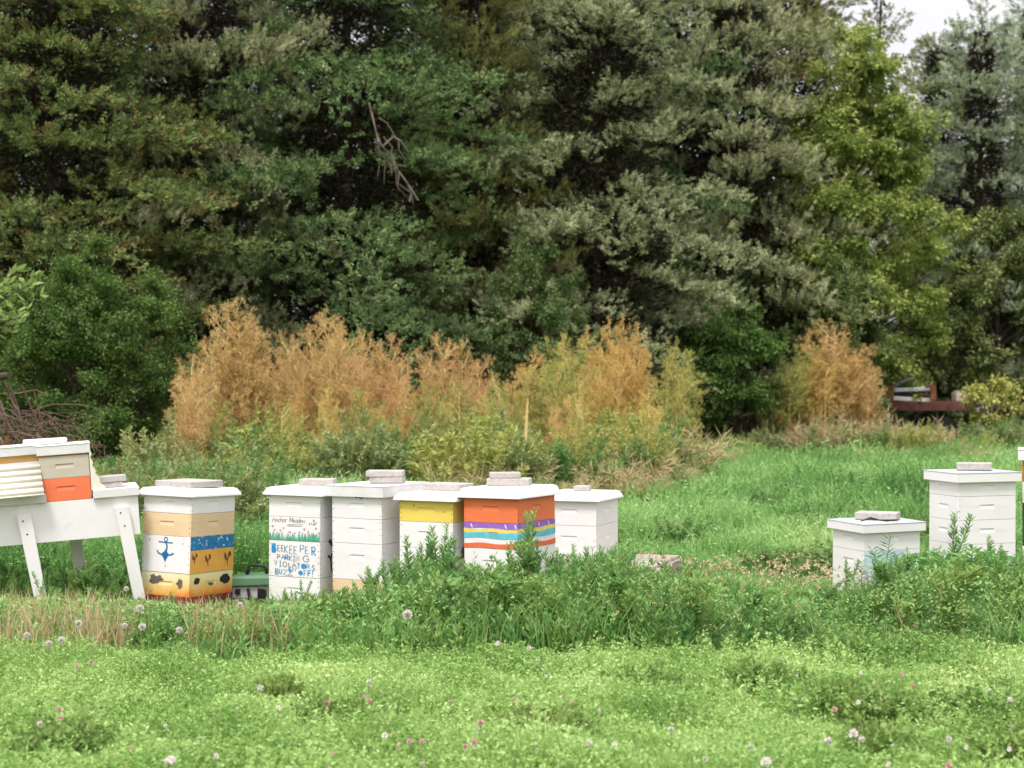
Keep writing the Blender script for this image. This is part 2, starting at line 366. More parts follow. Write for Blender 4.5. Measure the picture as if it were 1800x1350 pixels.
def hive(label, cx, Y, th, rows, lid='flared', lid_y=None, a=0.413, b=0.508, tilt=(0,0), group='beehives standing in the grass', base=None, lidmat=None, nails=None, edges=(None, None), lidtop='sheetgrey'):
    """cx: photo x of the nearest vertical edge, Y its distance, rows: (y top, y bottom, material, options)"""
    H = Hive(); th, a, b = fit_faces(cx, Y, th, a, b, edges); th = R(th); H.a, H.b = a, b
    co = Vector((gx(cx, Y), Y, 0)); rot = Matrix.Rotation(-th, 3, 'Z')
    ctr = co + rot @ Vector((-a/2, b/2, 0))
    H.root = empty('beehive', ctr, -th, label, 'beehive', group)
    H.root.rotation_euler = (R(tilt[0]), R(tilt[1]), -th)
    H.boxes = []
    for i, r in enumerate(rows):
        yt, yb, m = r[:3]; opt = r[3] if len(r) > 3 else {}
        z1, z0 = gz(yt, Y), gz(yb, Y)
        nm = opt.get('name', 'hive_box')
        o = hive_box(nm, a, b, z0 + 0.0012, z1 - 0.0012, m, H.root, opt.get('hand', True), nails if nails is not None else opt.get('nails', (('front', 0.012), ('front', -0.012), ('side', 0.012))), seed=i+int(cx), facenails=opt.get('facenails', ()))
        if 'label' in opt: o['label'] = opt['label']
        H.boxes.append((o, z1, z0))
    zl = gz(rows[-1][1], Y)
    if zl > 0.01 and base != 'pallet':
        mb = MB(); k = 0.03
        mb.box(-a/2+k, a/2-k, -b/2+k, b/2-k, zl-0.03, zl-0.001)
        for sx in (-1, 1): mb.box(sx*(a/2-0.1)-0.045, sx*(a/2-0.1)+0.045, -b/2+k+0.01, b/2-k-0.01, 0, zl-0.0305)
        mb.build('stand', M[base or 'wood'], H.root, bevel=0.002)
    yl0, yl1 = lid_y; z0 = gz(rows[0][0], Y); hgt = gz(yl0, Y) - z0 - (0.024 if lid == 'flared' else 0.006)
    H.lid_z = z0 + hgt
    H.lid = lid_flared(a, b, z0, hgt, H.root, lidmat or 'lidwhite') if lid == 'flared' else lid_flat(a, b, z0, hgt, H.root, lidmat or 'white', top=lidtop)
    H.th = th; H.Y = Y; H.ctr = ctr
    return H
def paver(label, H, px0, px1, h, dy=0.0, depth=0.12, rz=0.0, z=None, m='paver', name='paving_brick', cut=False, seed=0):
    """a loose block on a hive lid, px0..px1 its width in the photo"""
    Y = H.ctr.y + dy; s = FPX/Y; z = (H.lid_z + 0.0035) if z is None else z
    wd = max(0.05, ((px1-px0)/s - depth*abs(math.sin(rz)))/max(0.2, math.cos(rz)))
    mb = MB(); rr = random.Random(seed); n = 5
    mb.box(-wd/2, wd/2, -depth/2, depth/2, 0, h)
    mb.v = [(x+rr.uniform(-.003,.003), y+rr.uniform(-.003,.003), zz + (rr.uniform(-.003,.003) if zz > 0 else 0)) for x,y,zz in mb.v]
    o = mb.build(name, M[m], None, (gx((px0+px1)/2, Y), Y, z), bevel=0.006); o.rotation_euler = (0, 0, rz)
    tag(o, label, 'brick', 'loose blocks weighing down the hive lids'); o['_h'] = h
    return o
# --- painted hive with the anchor
def sunset_mat():
    m = bpy.data.materials.new('sunset_paint'); m.use_nodes = True; t = m.node_tree; p = t.nodes['Principled BSDF']; p.inputs['Roughness'].default_value = 0.55
    tc = t.nodes.new('ShaderNodeTexCoord'); sx = t.nodes.new('ShaderNodeSeparateXYZ'); t.links.new(tc.outputs['Object'], sx.inputs[0])
    nz = t.nodes.new('ShaderNodeTexNoise'); nz.inputs['Scale'].default_value = 14; nz.inputs['Detail'].default_value = 5; t.links.new(tc.outputs['Object'], nz.inputs['Vector'])
    ma = t.nodes.new('ShaderNodeMath'); ma.operation = 'MULTIPLY_ADD'; ma.inputs[1].default_value = 0.09; t.links.new(nz.outputs['Fac'], ma.inputs[0]); t.links.new(sx.outputs[2], ma.inputs[2])
    mx_ = t.nodes.new('ShaderNodeMath'); mx_.operation = 'MULTIPLY_ADD'; mx_.inputs[1].default_value = -0.10; t.links.new(sx.outputs[0], mx_.inputs[0]); t.links.new(ma.outputs[0], mx_.inputs[2])
    mr = t.nodes.new('ShaderNodeMapRange'); mr.inputs['From Min'].default_value = 0.085; mr.inputs['From Max'].default_value = 0.30; t.links.new(mx_.outputs[0], mr.inputs['Value'])
    r = t.nodes.new('ShaderNodeValToRGB'); e = r.color_ramp.elements
    e[0].position = 0.0; e[0].color = (0.28,0.035,0.02,1); e[1].position = 1.0; e[1].color = (0.84,0.76,0.50,1)
    for pos, c in ((0.18,(0.72,0.16,0.03)), (0.36,(0.82,0.40,0.09)), (0.62,(0.84,0.64,0.26))):
        k = e.new(pos); k.color = c + (1,)
    t.links.new(mr.outputs[0], r.inputs[0]); t.links.new(r.outputs[0], p.inputs['Base Color']); return m
M['sunset'] = sunset_mat()
def sea_mat():
    m = mat('blue_and_white_dabbed_paint', (0.012,0.19,0.42), 0.55, 0.1, 30)
    t = m.node_tree; p = t.nodes['Principled BSDF']; src = p.inputs['Base Color'].links[0].from_socket
    tc = t.nodes.new('ShaderNodeTexCoord'); n = t.nodes.new('ShaderNodeTexNoise'); n.inputs['Scale'].default_value = 38; n.inputs['Detail'].default_value = 3
    t.links.new(tc.outputs['Object'], n.inputs['Vector']); r = t.nodes.new('ShaderNodeMapRange'); r.inputs['From Min'].default_value = 0.60; r.inputs['From Max'].default_value = 0.66
    t.links.new(n.outputs['Fac'], r.inputs['Value']); x = t.nodes.new('ShaderNodeMix'); x.data_type = 'RGBA'; x.inputs['B'].default_value = (0.6,0.72,0.78,1)
    t.links.new(r.outputs[0], x.inputs['Factor']); t.links.new(src, x.inputs['A']); t.links.new(x.outputs['Result'], p.inputs['Base Color']); return m
M['sea'] = sea_mat()

A = hive('tall beehive painted with a blue anchor, blue band, tan box and yellow sunset base', 331, 11.55, 37,
         [(873,905,'white'), (905,945.5,'tan', {'label':'tan painted hive box'}), (945.5,1011,'white', {'facenails':(('front',0.062,0.032,0.005),('front',0.345,0.047,0.004),('front',0.2,0.205,0.004)), 'label':'white deep box with an anchor and a desert scene painted on it', 'hand':False}),
          (1011,1052,'sunset', {'label':'box painted as a yellow and red sunset', 'nails':()}), (1052,1066,'maroon', {'name':'bottom_board','hand':False,'nails':()})],
         lid_y=(855,873), tilt=(-1.6, 1.0), base='maroon', edges=(247,407.5))
bx, zt, zb = A.boxes[2]; hA = zt - zb
pf = lambda u, v, o: face_pt(A.a, A.b, 'front', u, v, zt, 0.0015 + o)
ps = lambda u, v, o: face_pt(A.a, A.b, 'side', u, v, zt, 0.0015 + o)
def cu(x, y, x0=95, x1=545, y0=625, y1=970, W_=A.a, H_=hA): return ((x-x0)/(x1-x0)*W_, (y-y0)/(y1-y0)*H_)
mb = MB()
ring = [cu(317+15*math.cos(t*math.pi/8), 660+19*math.sin(t*math.pi/8)) for t in range(17)]
ribbon(mb, ring, 0.007, pf, 0.0)
ribbon(mb, [cu(248,684), cu(300,688), cu(382,689)], 0.008, pf, 0.0003)
ribbon(mb, [cu(317,676), cu(320,700), cu(329,720), cu(325,765)], 0.012, pf, 0.0006)
mb.add([pf(*cu(*p), 0.0009) for p in ((320,748),(333,778),(352,800),(334,824),(313,870),(294,826),(272,800),(300,776))], [(0,1,2,3,4,5,6,7)])
ribbon(mb, [cu(238,766), cu(250,790), cu(285,804)], 0.010, pf, 0.0012)
ribbon(mb, [cu(340,804), cu(372,798), cu(392,782)], 0.010, pf, 0.0012)
mb.build('painted_anchor', M['navy'], bx)
# side: sea band, sand, plants
def cs(x, y): return ((x-553)/(950-553)*A.b, (y-625)/(970-625)*hA)
def band(mb, place, W_, v0, v1, amp, seed, off, m=0, n=14):
    rr = random.Random(seed); t0 = [v0 + rr.uniform(-amp, amp) for _ in range(n+1)]; t1 = [v1 + rr.uniform(-amp, amp) for _ in range(n+1)]
    vs = [place(W_*i/n, t0[i], off) for i in range(n+1)] + [place(W_*i/n, t1[i], off) for i in range(n+1)]
    mb.add(vs, [(i, i+1, n+2+i, n+1+i) for i in range(n)], m)
mb = MB(); band(mb, ps, A.b, 0.002, hA*0.37, 0.002, 3, 0.0); mb.build('painted_sea', M['sea'], bx)
mb = MB(); ribbon(mb, [cs(700,706), cs(745,702), cs(790,706)], 0.010, ps, 0.001); mb.build('hand_hold', M['navy'], bx)
mb = MB(); band(mb, ps, A.b, hA*0.372, hA-0.002, 0.0, 4, 0.0); mb.build('painted_sand', M['sandart'], bx)
mb = MB()
for k, (x, y, s_) in enumerate(((592,825,1.0),(712,850,1.15),(893,850,1.35))):
    for j, pl in enumerate(([(0,45),(2,10),(-4,-8),(-16,-30),(-20,-45)], [(2,10),(10,-10),(16,-36)], [(0,20),(-14,0),(-20,-14)], [(-2,45),(4,60)])):
        ribbon(mb, [cs(x+dx*s_, y+dy*s_*0.85) for dx, dy in pl], 0.009 if j < 3 else 0.005, ps, 0.0006+0.0003*j)
    disc(mb, cs(x+14*s_, y-26*s_), 0.011*s_, 0.016*s_, ps, 0.002, 0, 10, 0.3, k)
    disc(mb, cs(x-16*s_, y-10*s_), 0.008*s_, 0.018*s_, ps, 0.0023, 0, 10, 0.3, k+7)
mb.build('painted_desert_plants', M['brownart'], bx)
bx, zt4, zb4 = A.boxes[3]; h4 = zt4 - zb4
pf4 = lambda u, v, o: face_pt(A.a, A.b, 'front', u, v, zt4, 0.0015 + o)
ps4 = lambda u, v, o: face_pt(A.a, A.b, 'side', u, v, zt4, 0.0015 + o)
mb = MB()
def c4(x, y): return ((x-85)/(545-85)*A.a, (y-970)/(1190-970)*h4)
def s4(x, y): return ((x-548)/(940-548)*A.b, (y-970)/(1190-970)*h4)
disc(mb, c4(207,1040), 0.038, 0.034, pf4, 0, 0, 16, 0.28, 1); disc(mb, c4(262,1030), 0.024, 0.022, pf4, 0.0004, 0, 12, 0.4, 2)
disc(mb, c4(455,1068), 0.027, 0.032, pf4, 0, 0, 14, 0.3, 3)
mb.build('painted_rocks', M['greyart'], bx)
mb = MB(); disc(mb, s4(615,1040), 0.032, 0.026, ps4, 0, 0, 16, 0.2, 4); disc(mb, s4(868,1046), 0.058, 0.034, ps4, 0, 0, 18, 0.14, 5); mb.build('painted_dark_rocks', M['blackart'], bx)
mb = MB(); disc(mb, s4(735,1082), 0.030, 0.012, ps4, 0, 0, 10, 0.4, 6); mb.build('painted_flower', M['greyart'], bx)
paver('wide flat pinkish paver on the anchor painted hive', A, 272, 392, 0.042, 0.02, 0.30, R(-37))

# --- lettered hive
FONT = {
 'A':[[(0,0),(.5,1),(1,0)],[(.22,.4),(.8,.4)]], 'B':[[(0,0),(0,1),(.7,.95),(.8,.75),(.6,.52),(0,.5)],[(.6,.52),(.95,.3),(.7,.03),(0,0)]],
 'E':[[(.9,1),(0,1),(0,0),(.95,0)],[(0,.5),(.75,.5)]], 'F':[[(.9,1),(0,1),(0,0)],[(0,.52),(.75,.52)]],
 'G':[[(.95,.8),(.6,1),(.2,.9),(0,.5),(.2,.1),(.6,0),(.95,.2),(.95,.45),(.6,.45)]], 'I':[[(.5,0),(.5,1)],[(.1,1),(.9,1)],[(.1,0),(.9,0)]],
 'K':[[(0,0),(0,1)],[(.9,1),(.05,.45),(.95,0)]], 'L':[[(0,1),(0,0),(.8,0)]], 'M':[[(0,0),(.1,1)],[(.1,1),(.5,.2)],[(.5,.2),(.9,1)],[(.9,1),(1,0)]],
 'N':[[(0,0),(0,1),(.9,0),(.9,1)]], 'O':[[(.5,1),(.12,.85),(0,.5),(.12,.15),(.5,0),(.88,.15),(1,.5),(.88,.85),(.5,1)]],
 'P':[[(0,0),(0,1),(.75,.95),(.9,.72),(.7,.48),(0,.45)]], 'R':[[(0,0),(0,1),(.75,.95),(.9,.72),(.7,.5),(0,.48)],[(.35,.48),(.95,0)]],
 'S':[[(.9,.85),(.5,1),(.1,.82),(.2,.58),(.8,.42),(.9,.18),(.5,0),(.05,.15)]], 'T':[[(.5,0),(.5,1)],[(0,1),(1,1)]],
 'U':[[(0,1),(.05,.2),(.45,0),(.85,.2),(.9,1)]], 'V':[[(0,1),(.5,0),(1,1)]], 'W':[[(0,1),(.25,0),(.5,.8),(.75,0),(1,1)]],
 'Z':[[(0,1),(.95,1),(0,0),(1,0)]], '!':[[(.5,1),(.5,.3)],[(.5,.1),(.5,0)]],
 'a':[[(.8,.55),(.4,.6),(.05,.3),(.3,0),(.7,.1),(.8,.55),(.85,0),(1.1,.1)]], 'c':[[(.85,.5),(.4,.6),(.05,.3),(.35,0),(.9,.08)]],
 'd':[[(.75,.5),(.4,.6),(.05,.3),(.3,0),(.7,.1),(.85,1)],[(.75,.5),(.82,0),(1.1,.1)]], 'e':[[(.1,.3),(.8,.35),(.6,.6),(.2,.5),(.08,.2),(.4,0),(.95,.12)]],
 'h':[[(.05,0),(.2,1)],[(.1,.4),(.5,.6),(.75,.45),(.75,0),(1,.05)]], 'n':[[(.05,0),(.12,.6)],[(.1,.4),(.5,.6),(.75,.45),(.75,0),(1,.05)]],
 'o':[[(.5,.6),(.1,.45),(.1,.12),(.5,0),(.85,.15),(.85,.45),(.5,.6)]], 'r':[[(.1,0),(.15,.6)],[(.12,.38),(.45,.6),(.85,.52)]],
 'w':[[(0,.6),(.2,0),(.5,.5),(.75,0),(1.05,.6)]],
}
def write(mb, ch, box_, w_, place, off, seed=0, slant=0.0):
    x0, y0, x1, y1 = box_          # photo-crop coordinates mapped by place2
    rr = random.Random(seed)
    for k, pl in enumerate(FONT[ch]):
        pts = [(x0 + (x + slant*y)*(x1-x0) + rr.uniform(-.03,.03)*(x1-x0), y1 - y*(y1-y0) + rr.uniform(-.03,.03)*(y1-y0)) for x, y in pl]
        ribbon(mb, pts, w_, place, off + 0.0002*k)
B = hive('beehive with hand lettered blue writing and a painted flower meadow', 562, 11.65, 31.5,
         [(870,910,'white'), (910,953,'white', {'label':'white box painted with grass, flowers and a name in script','nails':()}), (953,1017,'white', {'label':'white deep box with blue hand lettering','hand':False}), (1017,1068,'white')], lid_y=(852,870), tilt=(0.2, 0.3), edges=(472.5,None))
bx, zt, zb = B.boxes[1]; h2 = zt - zb
pB2 = lambda x, y, o: face_pt(B.a, B.b, 'front', (x-72)/863*B.a, (y-205)/405*h2, zt, 0.0015 + o)
mb = MB(); rr = random.Random(5)
n = 46; top = []
for i in range(n):
    x0 = 72+863*i/n; x1 = 72+863*(i+1)/n; t_ = rr.uniform(455, 535) - (25 if i > n*0.55 or i < 8 else 0)
    mb.add([pB2(x0+1, 604, 0), pB2(x1-0.2, 604, 0), pB2((x0+x1)/2 + rr.uniform(2,9), t_+35, 0), pB2((x0+x1)/2 + rr.uniform(-12,12), t_, 0), pB2((x0+x1)/2-rr.uniform(2,9), t_+35, 0)], [(0,1,2,3,4)])
mb.build('painted_grass', M['greenart'], bx)
mb = MB()
for k, (x, y, r_) in enumerate(((135,375,14),(270,440,13),(430,465,15),(675,405,15),(590,455,11),(870,380,13))):
    disc(mb, (x, y), r_*1.25, r_*1.25, pB2, 0.0006, 0, 10, 0.2, k)
mb.build('painted_flowers', M['pinkart'], bx)
mb = MB()
for k, (x, y) in enumerate(((320,400),(515,475),(740,445),(175,435),(918,450),(95,500))): disc(mb, (x, y), 11, 11, pB2, 0.0006, 0, 8, 0.2, k)
for k, (x, y) in enumerate(((135,390),(270,455),(675,420),(870,395),(320,410),(740,455))): ribbon(mb, [(x, y+8), (x-4, y+40), (x+3, 540)], 0, pB2, 0.0)
mb.build('painted_buds', M['ink'], bx)
mb = MB(); x = 128
def inkplace(u, v, o): return pB2(u, v, o)
def write2(mb, s_, x, y0, y1, adv, w_, slant):
    for k, ch in enumerate(s_):
        if ch == ' ': x += adv*0.5; continue
        cw = adv*(1.35 if ch.isupper() else 0.86)
        write(mb, ch, (x, y0, x+cw*0.95, y1), w_, inkplace, 0.0008, k, slant); x += cw
    return x
write2(mb, 'Anchor', 125, 218, 300, 47, 6.0, 0.12); write2(mb, 'Meadow', 420, 218, 300, 47, 6.0, 0.12)
ribbon(mb, [(395,336),(520,328),(655,332)], 5, inkplace, 0.0008)
ribbon(mb, [(835,232),(838,318)], 8, inkplace, 0.0010); ribbon(mb, [(812,258),(860,254)], 6, inkplace, 0.0012)
ribbon(mb, [(788,285),(800,312),(835,324),(866,306),(884,278)], 8, inkplace, 0.0014); ribbon(mb, [(760,298),(768,330)], 14, inkplace, 0.0008)
mb.build('painted_script', M['ink'], bx)
bx, zt, zb = B.boxes[2]; h3 = zt - zb
pB3 = lambda x, y, o: face_pt(B.a, B.b, 'front', (x-72)/863*B.a, (y-610)/615*h3, zt, 0.0015 + o)
faded = MB(); vivid = MB()
def L(ch, x0, y0, x1, y1, v=False, w_=13): write(vivid if v else faded, ch, (x0, y0, x1, y1), w_ + (6 if v else 0), pB3, 0.0004, int(x0+y0), 0.0)
for ch, x0, y0, x1, y1, v in (('B',128,662,200,815,1),('E',222,690,262,790,0),('E',285,690,325,790,0),('K',340,695,400,810,0),('E',428,690,478,825,0),('E',500,700,550,825,0),('P',605,672,675,790,0),('E',695,695,745,810,0),('R',803,690,865,835,1),
     ('P',220,850,268,920,0),('A',292,850,345,925,0),('R',352,850,405,935,1),('K',420,862,468,945,0),('I',486,860,520,950,0),('N',535,860,590,950,0),('G',652,845,758,950,0),
     ('V',165,955,215,1035,0),('I',250,960,290,1050,0),('O',312,970,380,1055,0),('L',410,985,450,1050,0),('A',470,985,535,1050,0),('T',555,985,605,1075,0),('O',628,990,700,1065,1),('R',712,985,768,1065,0),('S',800,1000,855,1090,0),
     ('S',410,1065,450,1130,1),('W',468,1050,545,1120,0),
     ('B',188,1095,240,1185,1),('U',255,1100,295,1185,0),('Z',312,1105,392,1190,0),('Z',402,1110,478,1200,0),('O',585,1110,645,1175,1),('F',672,1100,712,1190,0),('F',738,1095,790,1185,1),('!',800,1090,830,1200,0)):
    L(ch, x0, y0, x1, y1, v)
disc(vivid, (160,735), 34, 70, pB3, 0.0009, 0, 14, 0.12, 1); disc(vivid, (663,1028), 38, 40, pB3, 0.0009, 0, 14, 0.1, 2); disc(vivid, (612,1142), 28, 30, pB3, 0.0009, 0, 14, 0.1, 3)
faded.build('painted_letters', M['letter'], bx)['label'] = 'thin faded blue grey letters'
vivid.build('painted_letters', M['skyart'], bx)['label'] = 'thick bright blue letters'
pBs = lambda u, v, o: face_pt(B.a, B.b, 'side', u, v, zt, 0.003 + o)
mb = MB(); ribbon(mb, [(0.115,-0.005),(0.16,0.03)], 0.03, pBs, 0); ribbon(mb, [(0.10,0.10),(0.135,0.12),(0.15,0.20),(0.17,0.235)], 0.018, pBs, 0.0); ribbon(mb, [(0.155,0.09),(0.135,0.12)], 0.018, pBs, 0.0004)
mb.build('iron_bracket', M['iron'], bx)
paver('thin grey paver on the hand lettered hive', B, 527, 591, 0.042, 0.0, 0.15, R(-4))

C = hive('plain white beehive with tan bottom box, between the lettered and yellow topped hives', 672, 11.45, 35,
         [(870,913.5,'white', {'facenails':(('front',0.21,0.006,0.006),('front',0.222,0.014,0.005),('front',0.235,0.006,0.006),('front',0.25,0.012,0.005),('front',0.265,0.005,0.004))}), (913.5,957.5,'white'), (957.5,1022,'white', {'nails':(('front',0.012),('front',0.4),('side',0.02))}), (1022,1072,'tan', {'label':'tan painted bottom box'})], lid='flat', lid_y=(853,870), tilt=(0.3,-0.3), lidmat='oldwhite', lidtop='oldwhite', edges=(585,None))
p1 = paver('lower block of the stack of two on the plain white hive', C, 650, 712, 0.042, 0.02, 0.14, R(-5), m='paver2')
paver('upper block of the stack of two on the plain white hive', C, 644, 711, 0.040, 0.02, 0.15, R(-3), z=C.lid_z+0.0035+0.044, m='paver')
D = hive('beehive with a yellow top box over white boxes', 796, 11.25, 30.5,
         [(880,919.5,'yellow', {'label':'bright yellow hive box','facenails':(('front',0.112,0.04,0.005),('front',0.345,0.075,0.005))}), (919.5,965.5,'white', {'nails':(('front',0.012),('front',0.4),('side',0.015))}), (965.5,1030,'white', {'nails':(('front',0.012),('front',0.4),('side',0.015))}), (1030,1075,'white')], lid_y=(862,880), edges=(702.5,None))
paver('long low paver on the lid of the yellow topped hive', D, 742, 833, 0.045, 0.05, 0.2, R(-28))
bx, zt, zb = D.boxes[2]
pDs = lambda u, v, o: face_pt(D.a, D.b, 'side', u, v, zt, 0.0015 + o)
mb = MB(); mb.add([pDs(0.06,0.075,0), pDs(0.185,0.06,0), pDs(0.135,-0.012,0)], [(0,1,2)]); mb.build('painted_gable', M['greyart'], bx)
mb = MB(); disc(mb, (0.15,0.095), 0.03, 0.022, pDs, 0, 0, 9, 0.4, 2); disc(mb, (0.02,0.08), 0.03, 0.012, pDs, 0, 0, 9, 0.4, 3); mb.build('painted_red_dabs', M['dkorange'], bx)
E = hive('orange beehive with rainbow stripes in purple, yellow, teal and red', 911, 11.05, 29.5,
         [(875,921,'orange', {'label':'orange painted hive box'}), (921,966.5,'white', {'label':'white box with rainbow stripes'}), (966.5,1031,'white', {'nails':()}), (1031,1072,'white')], lid_y=(852.5,873.5), tilt=(0.3,-0.4), edges=(817,977))
bx, zt, zb = E.boxes[1]; h5 = zt - zb
pf5 = lambda u, v, o: face_pt(E.a, E.b, 'front', u, v, zt, 0.0013 + o)
ps5 = lambda u, v, o: face_pt(E.a, E.b, 'side', u, v, zt, 0.0013 + o)
for m_, lab, v0, v1, sd_ in (('purple','purple stripe',0.002,0.23,1), ('lemon','yellow stripe',0.235,0.385,2), ('teal','teal stripe',0.39,0.60,3), ('redart','red stripe',0.80,0.985,4)):
    mb = MB(); off = 0.0004*sd_
    rr = random.Random(sd_); n = 14
    def edges(place, W_, seed):
        rr = random.Random(seed); ph = rr.uniform(0, 6)
        w0 = [v0*h5 + (0 if v0 < .01 else 0.004*math.sin(ph+i*0.7)) for i in range(n+1)]; w1 = [min(h5-.001, v1*h5 + 0.004*math.sin(ph+1+i*0.55)) for i in range(n+1)]
        vs = [place(W_*i/n, w0[i], off) for i in range(n+1)] + [place(W_*i/n, w1[i], off) for i in range(n+1)]
        mb.add(vs, [(i, i+1, n+2+i, n+1+i) for i in range(n)])
    edges(pf5, E.a, sd_); edges(ps5, E.b, sd_+10)
    mb.build('painted_stripe', M[m_], bx)['label'] = lab
mb = MB()
for f_, u in ((pf5,0.055),(pf5,0.315),(pf5,0.39),(ps5,0.27),(ps5,0.40)): ribbon(mb, [(u,0.008),(u+0.012,0.034)], 0.009, f_, 0.003)
mb.build('white_scrape', M['white'], bx)
p1 = paver('lower wide slab of the two on the rainbow striped hive', E, 855, 935, 0.045, 0.02, 0.17, R(-6))
paver('upper narrow slab of the two on the rainbow striped hive', E, 859, 916, 0.036, 0.02, 0.14, R(4), z=E.lid_z+0.0035+0.047)
F = hive('low white beehive on a pallet behind the rainbow striped hive', 1048, 12.2, 18,
         [(880,925,'white', {'nails':(('side',0.015),)}), (925,977,'white', {'label':'lower white box'}), (977,989,'oldwhite', {'name':'bottom_board','hand':False,'nails':()})], lid_y=(862.5,880), base='pallet', edges=(None,1086))
paver('small square block on the low white hive behind the rainbow one', F, 1007, 1040, 0.036, 0.0, 0.12, R(-10), m='paver2')
G = hive('low white beehive with flat lid and pale blue patch beside the tall white one', 1518, 11.9, 57,
         [(931,968,'white', {'nails':()}), (968,1012,'white', {'label':'lower white box with a pale blue patch','nails':()}), (1012,1046,'white', {'nails':()})], lid='flat', lid_y=(918,931), a=0.413, b=0.508, tilt=(0.3,1.2), edges=(1463,1616))
bx, zt, zb = G.boxes[1]
pGs = lambda u, v, o: face_pt(G.a, G.b, 'side', u, v, zt, 0.0016 + o)
mb = MB(); mb.add([pGs(0.003,0.004,0), pGs(0.35,0.004,0), pGs(0.36,0.21,0), pGs(0.003,0.21,0)], [(0,1,2,3)]); mb.build('painted_patch', M['paleblue'], bx)
paver('flat slab with a dark curled scrap under it on the low right hive', G, 1500, 1585, 0.048, 0.05, 0.2, R(-20), m='paver')
mb = MB(); mb.tube([(-0.13,0,0),(-0.06,0,0.022),(0.0,0,0.008),(0.06,0,0.004),(0.13,0,0.012)], [0.004,0.011,0.006,0.009,0.003], 6)
tag(mb.build('bark_scrap', M['bark'], None, (gx(1545, G.ctr.y-0.2), G.ctr.y-0.2, G.lid_z+0.008)), 'dark curled scrap of bark in front of the slab on the low right hive', 'scrap')
Hh = hive('tall white beehive of stacked boxes with a flat lid near the right edge', 1684, 12.2, 60,
          [(843,872.5,'white', {'nails':()}), (872.5,914.5,'white', {'label':'white middle box'}), (914.5,957,'white', {'nails':()}), (957,1020,'white', {'nails':()})], lid='flat', lid_y=(829,843), tilt=(0.2,0.6), edges=(1633,1785))
paver('smooth pale block on the tall white hive near the right edge', Hh, 1678, 1746, 0.050, 0.05, 0.16, R(-14))
I = hive('orange, white and dark green beehive cut off by the right edge', 1906, 12.3, 30,
         [(806,848,'dkorange', {'nails':()}), (848,886,'white', {'label':'white middle box','nails':()}), (886,962,'darkgreen', {'label':'dark green deep box','nails':()}), (962,1012,'white', {'nails':()})], lid='flat', lid_y=(790,806), lidmat='oldwhite', edges=(1797,None))

# bees at the lid of the plain hive
bee0 = None; rr = random.Random(17)
for k in range(11):
    u = 0.20 + rr.uniform(0, .12); v = rr.uniform(-.001, .028)*(1-abs(u-.25)*4)
    p = C.root.matrix_basis @ Vector(face_pt(C.a, C.b, 'front', u, max(.003, v), C.boxes[0][1], .004))
    if bee0 is None:
        mb = MB(); mb.blob((0,0,0), .0085, .0045, .004, 0, 3, 8, 6, .05); mb.blob((.010,0,0), .004, .004, .0035, 0, 4, 8, 5, .05)
        bee0 = mb.build('honey_bee', M['nail'], None); o = bee0
    else:
        o = bee0.copy(); col.objects.link(o)
    o.location = p; o.rotation_euler = (R(90), rr.uniform(0, 6.28), -C.th); tag(o, 'dark bee clustered under the lid of the plain white hive', 'bee', 'bees under the lid of the plain white hive')

# ------------------------------------------------------------------ long hive on legs, with two stacks on it
psi, roll = R(15), R(-3.9)
YL = 11.6
LM = Matrix.Translation((gx(247, YL), YL, gz(939, YL))) @ Matrix.Rotation(psi, 4, 'Z') @ Matrix.Rotation(roll, 4, 'Y')
def lroot(name, label, cat, p=(0,0,0), rz=0.0, group=None):
    o = empty(name, (0,0,0), 0, label, cat, group); o.matrix_world = LM @ Matrix.Translation(p) @ Matrix.Rotation(rz, 4, 'Z'); return o
def lobj(mb, name, mats, label, cat, p, rz=0.0, group=None, bevel=0.004):
    o = mb.build(name, mats, None, None, bevel=bevel); o.matrix_world = LM @ Matrix.Translation(p) @ Matrix.Rotation(rz, 4, 'Z'); return tag(o, label, cat, group)
lh = lroot('long_beehive', 'long white horizontal beehive on splayed wooden legs at the left edge', 'beehive')
mb = MB(); mb.box(-1.30, 0, 0, 0.5, 0, 0.268); mb.build('hive_body', M['white'], lh, bevel=0.003)
for lab, x0, x1 in (('weathered left lid', -1.2, -0.60), ('right lid', -0.295, 0.012)):
    mb = MB(); mb.box(x0, x1, -0.028, 0.53, 0.269, 0.325); mb.build('lid', M['oldwhite'], lh, bevel=0.003)
for x, y, lean in ((-0.115, -0.026, 0.10), (-0.75, -0.026, 0.10), (-0.44, 0.526, 0.06), (-1.12, 0.526, 0.0)):
    mb = MB(); wd = 0.046; z1 = 0.2 if y < 0 else 0.12; z0 = -0.62
    t = 0.0245
    vs = [(x-wd, y-t, z1),(x+wd, y-t, z1),(x+wd, y+t, z1),(x-wd, y+t, z1)] + [(x+lean-wd*0.8, y-t, z0),(x+lean+wd*0.8, y-t, z0),(x+lean+wd*0.8, y+t, z0),(x+lean-wd*0.8, y+t, z0)]
    mb.add(vs, [(0,1,2,3),(7,6,5,4),(0,4,5,1),(1,5,6,2),(2,6,7,3),(3,7,4,0)])
    if y < 0:
        for dx, z in ((-0.012, 0.16), (0.0, 0.07)): disc(mb, (0,0), 0.006, 0.006, lambda u,v,o: (x+dx+u+(0.2-z)*0.1, y-t-0.0015-o, z+v), 0, 1)
    mb.build('leg', [M['white'], M['nail']], lh, bevel=0.003)
mb = MB(); mb.add([(-1.30,-0.002,0.02),(-0.925,-0.002,0.02),(-0.925,-0.002,0.19),(-1.30,-0.002,0.19)], [(0,1,2,3)]); mb.build('painted_panel', M['lemon'], lh)
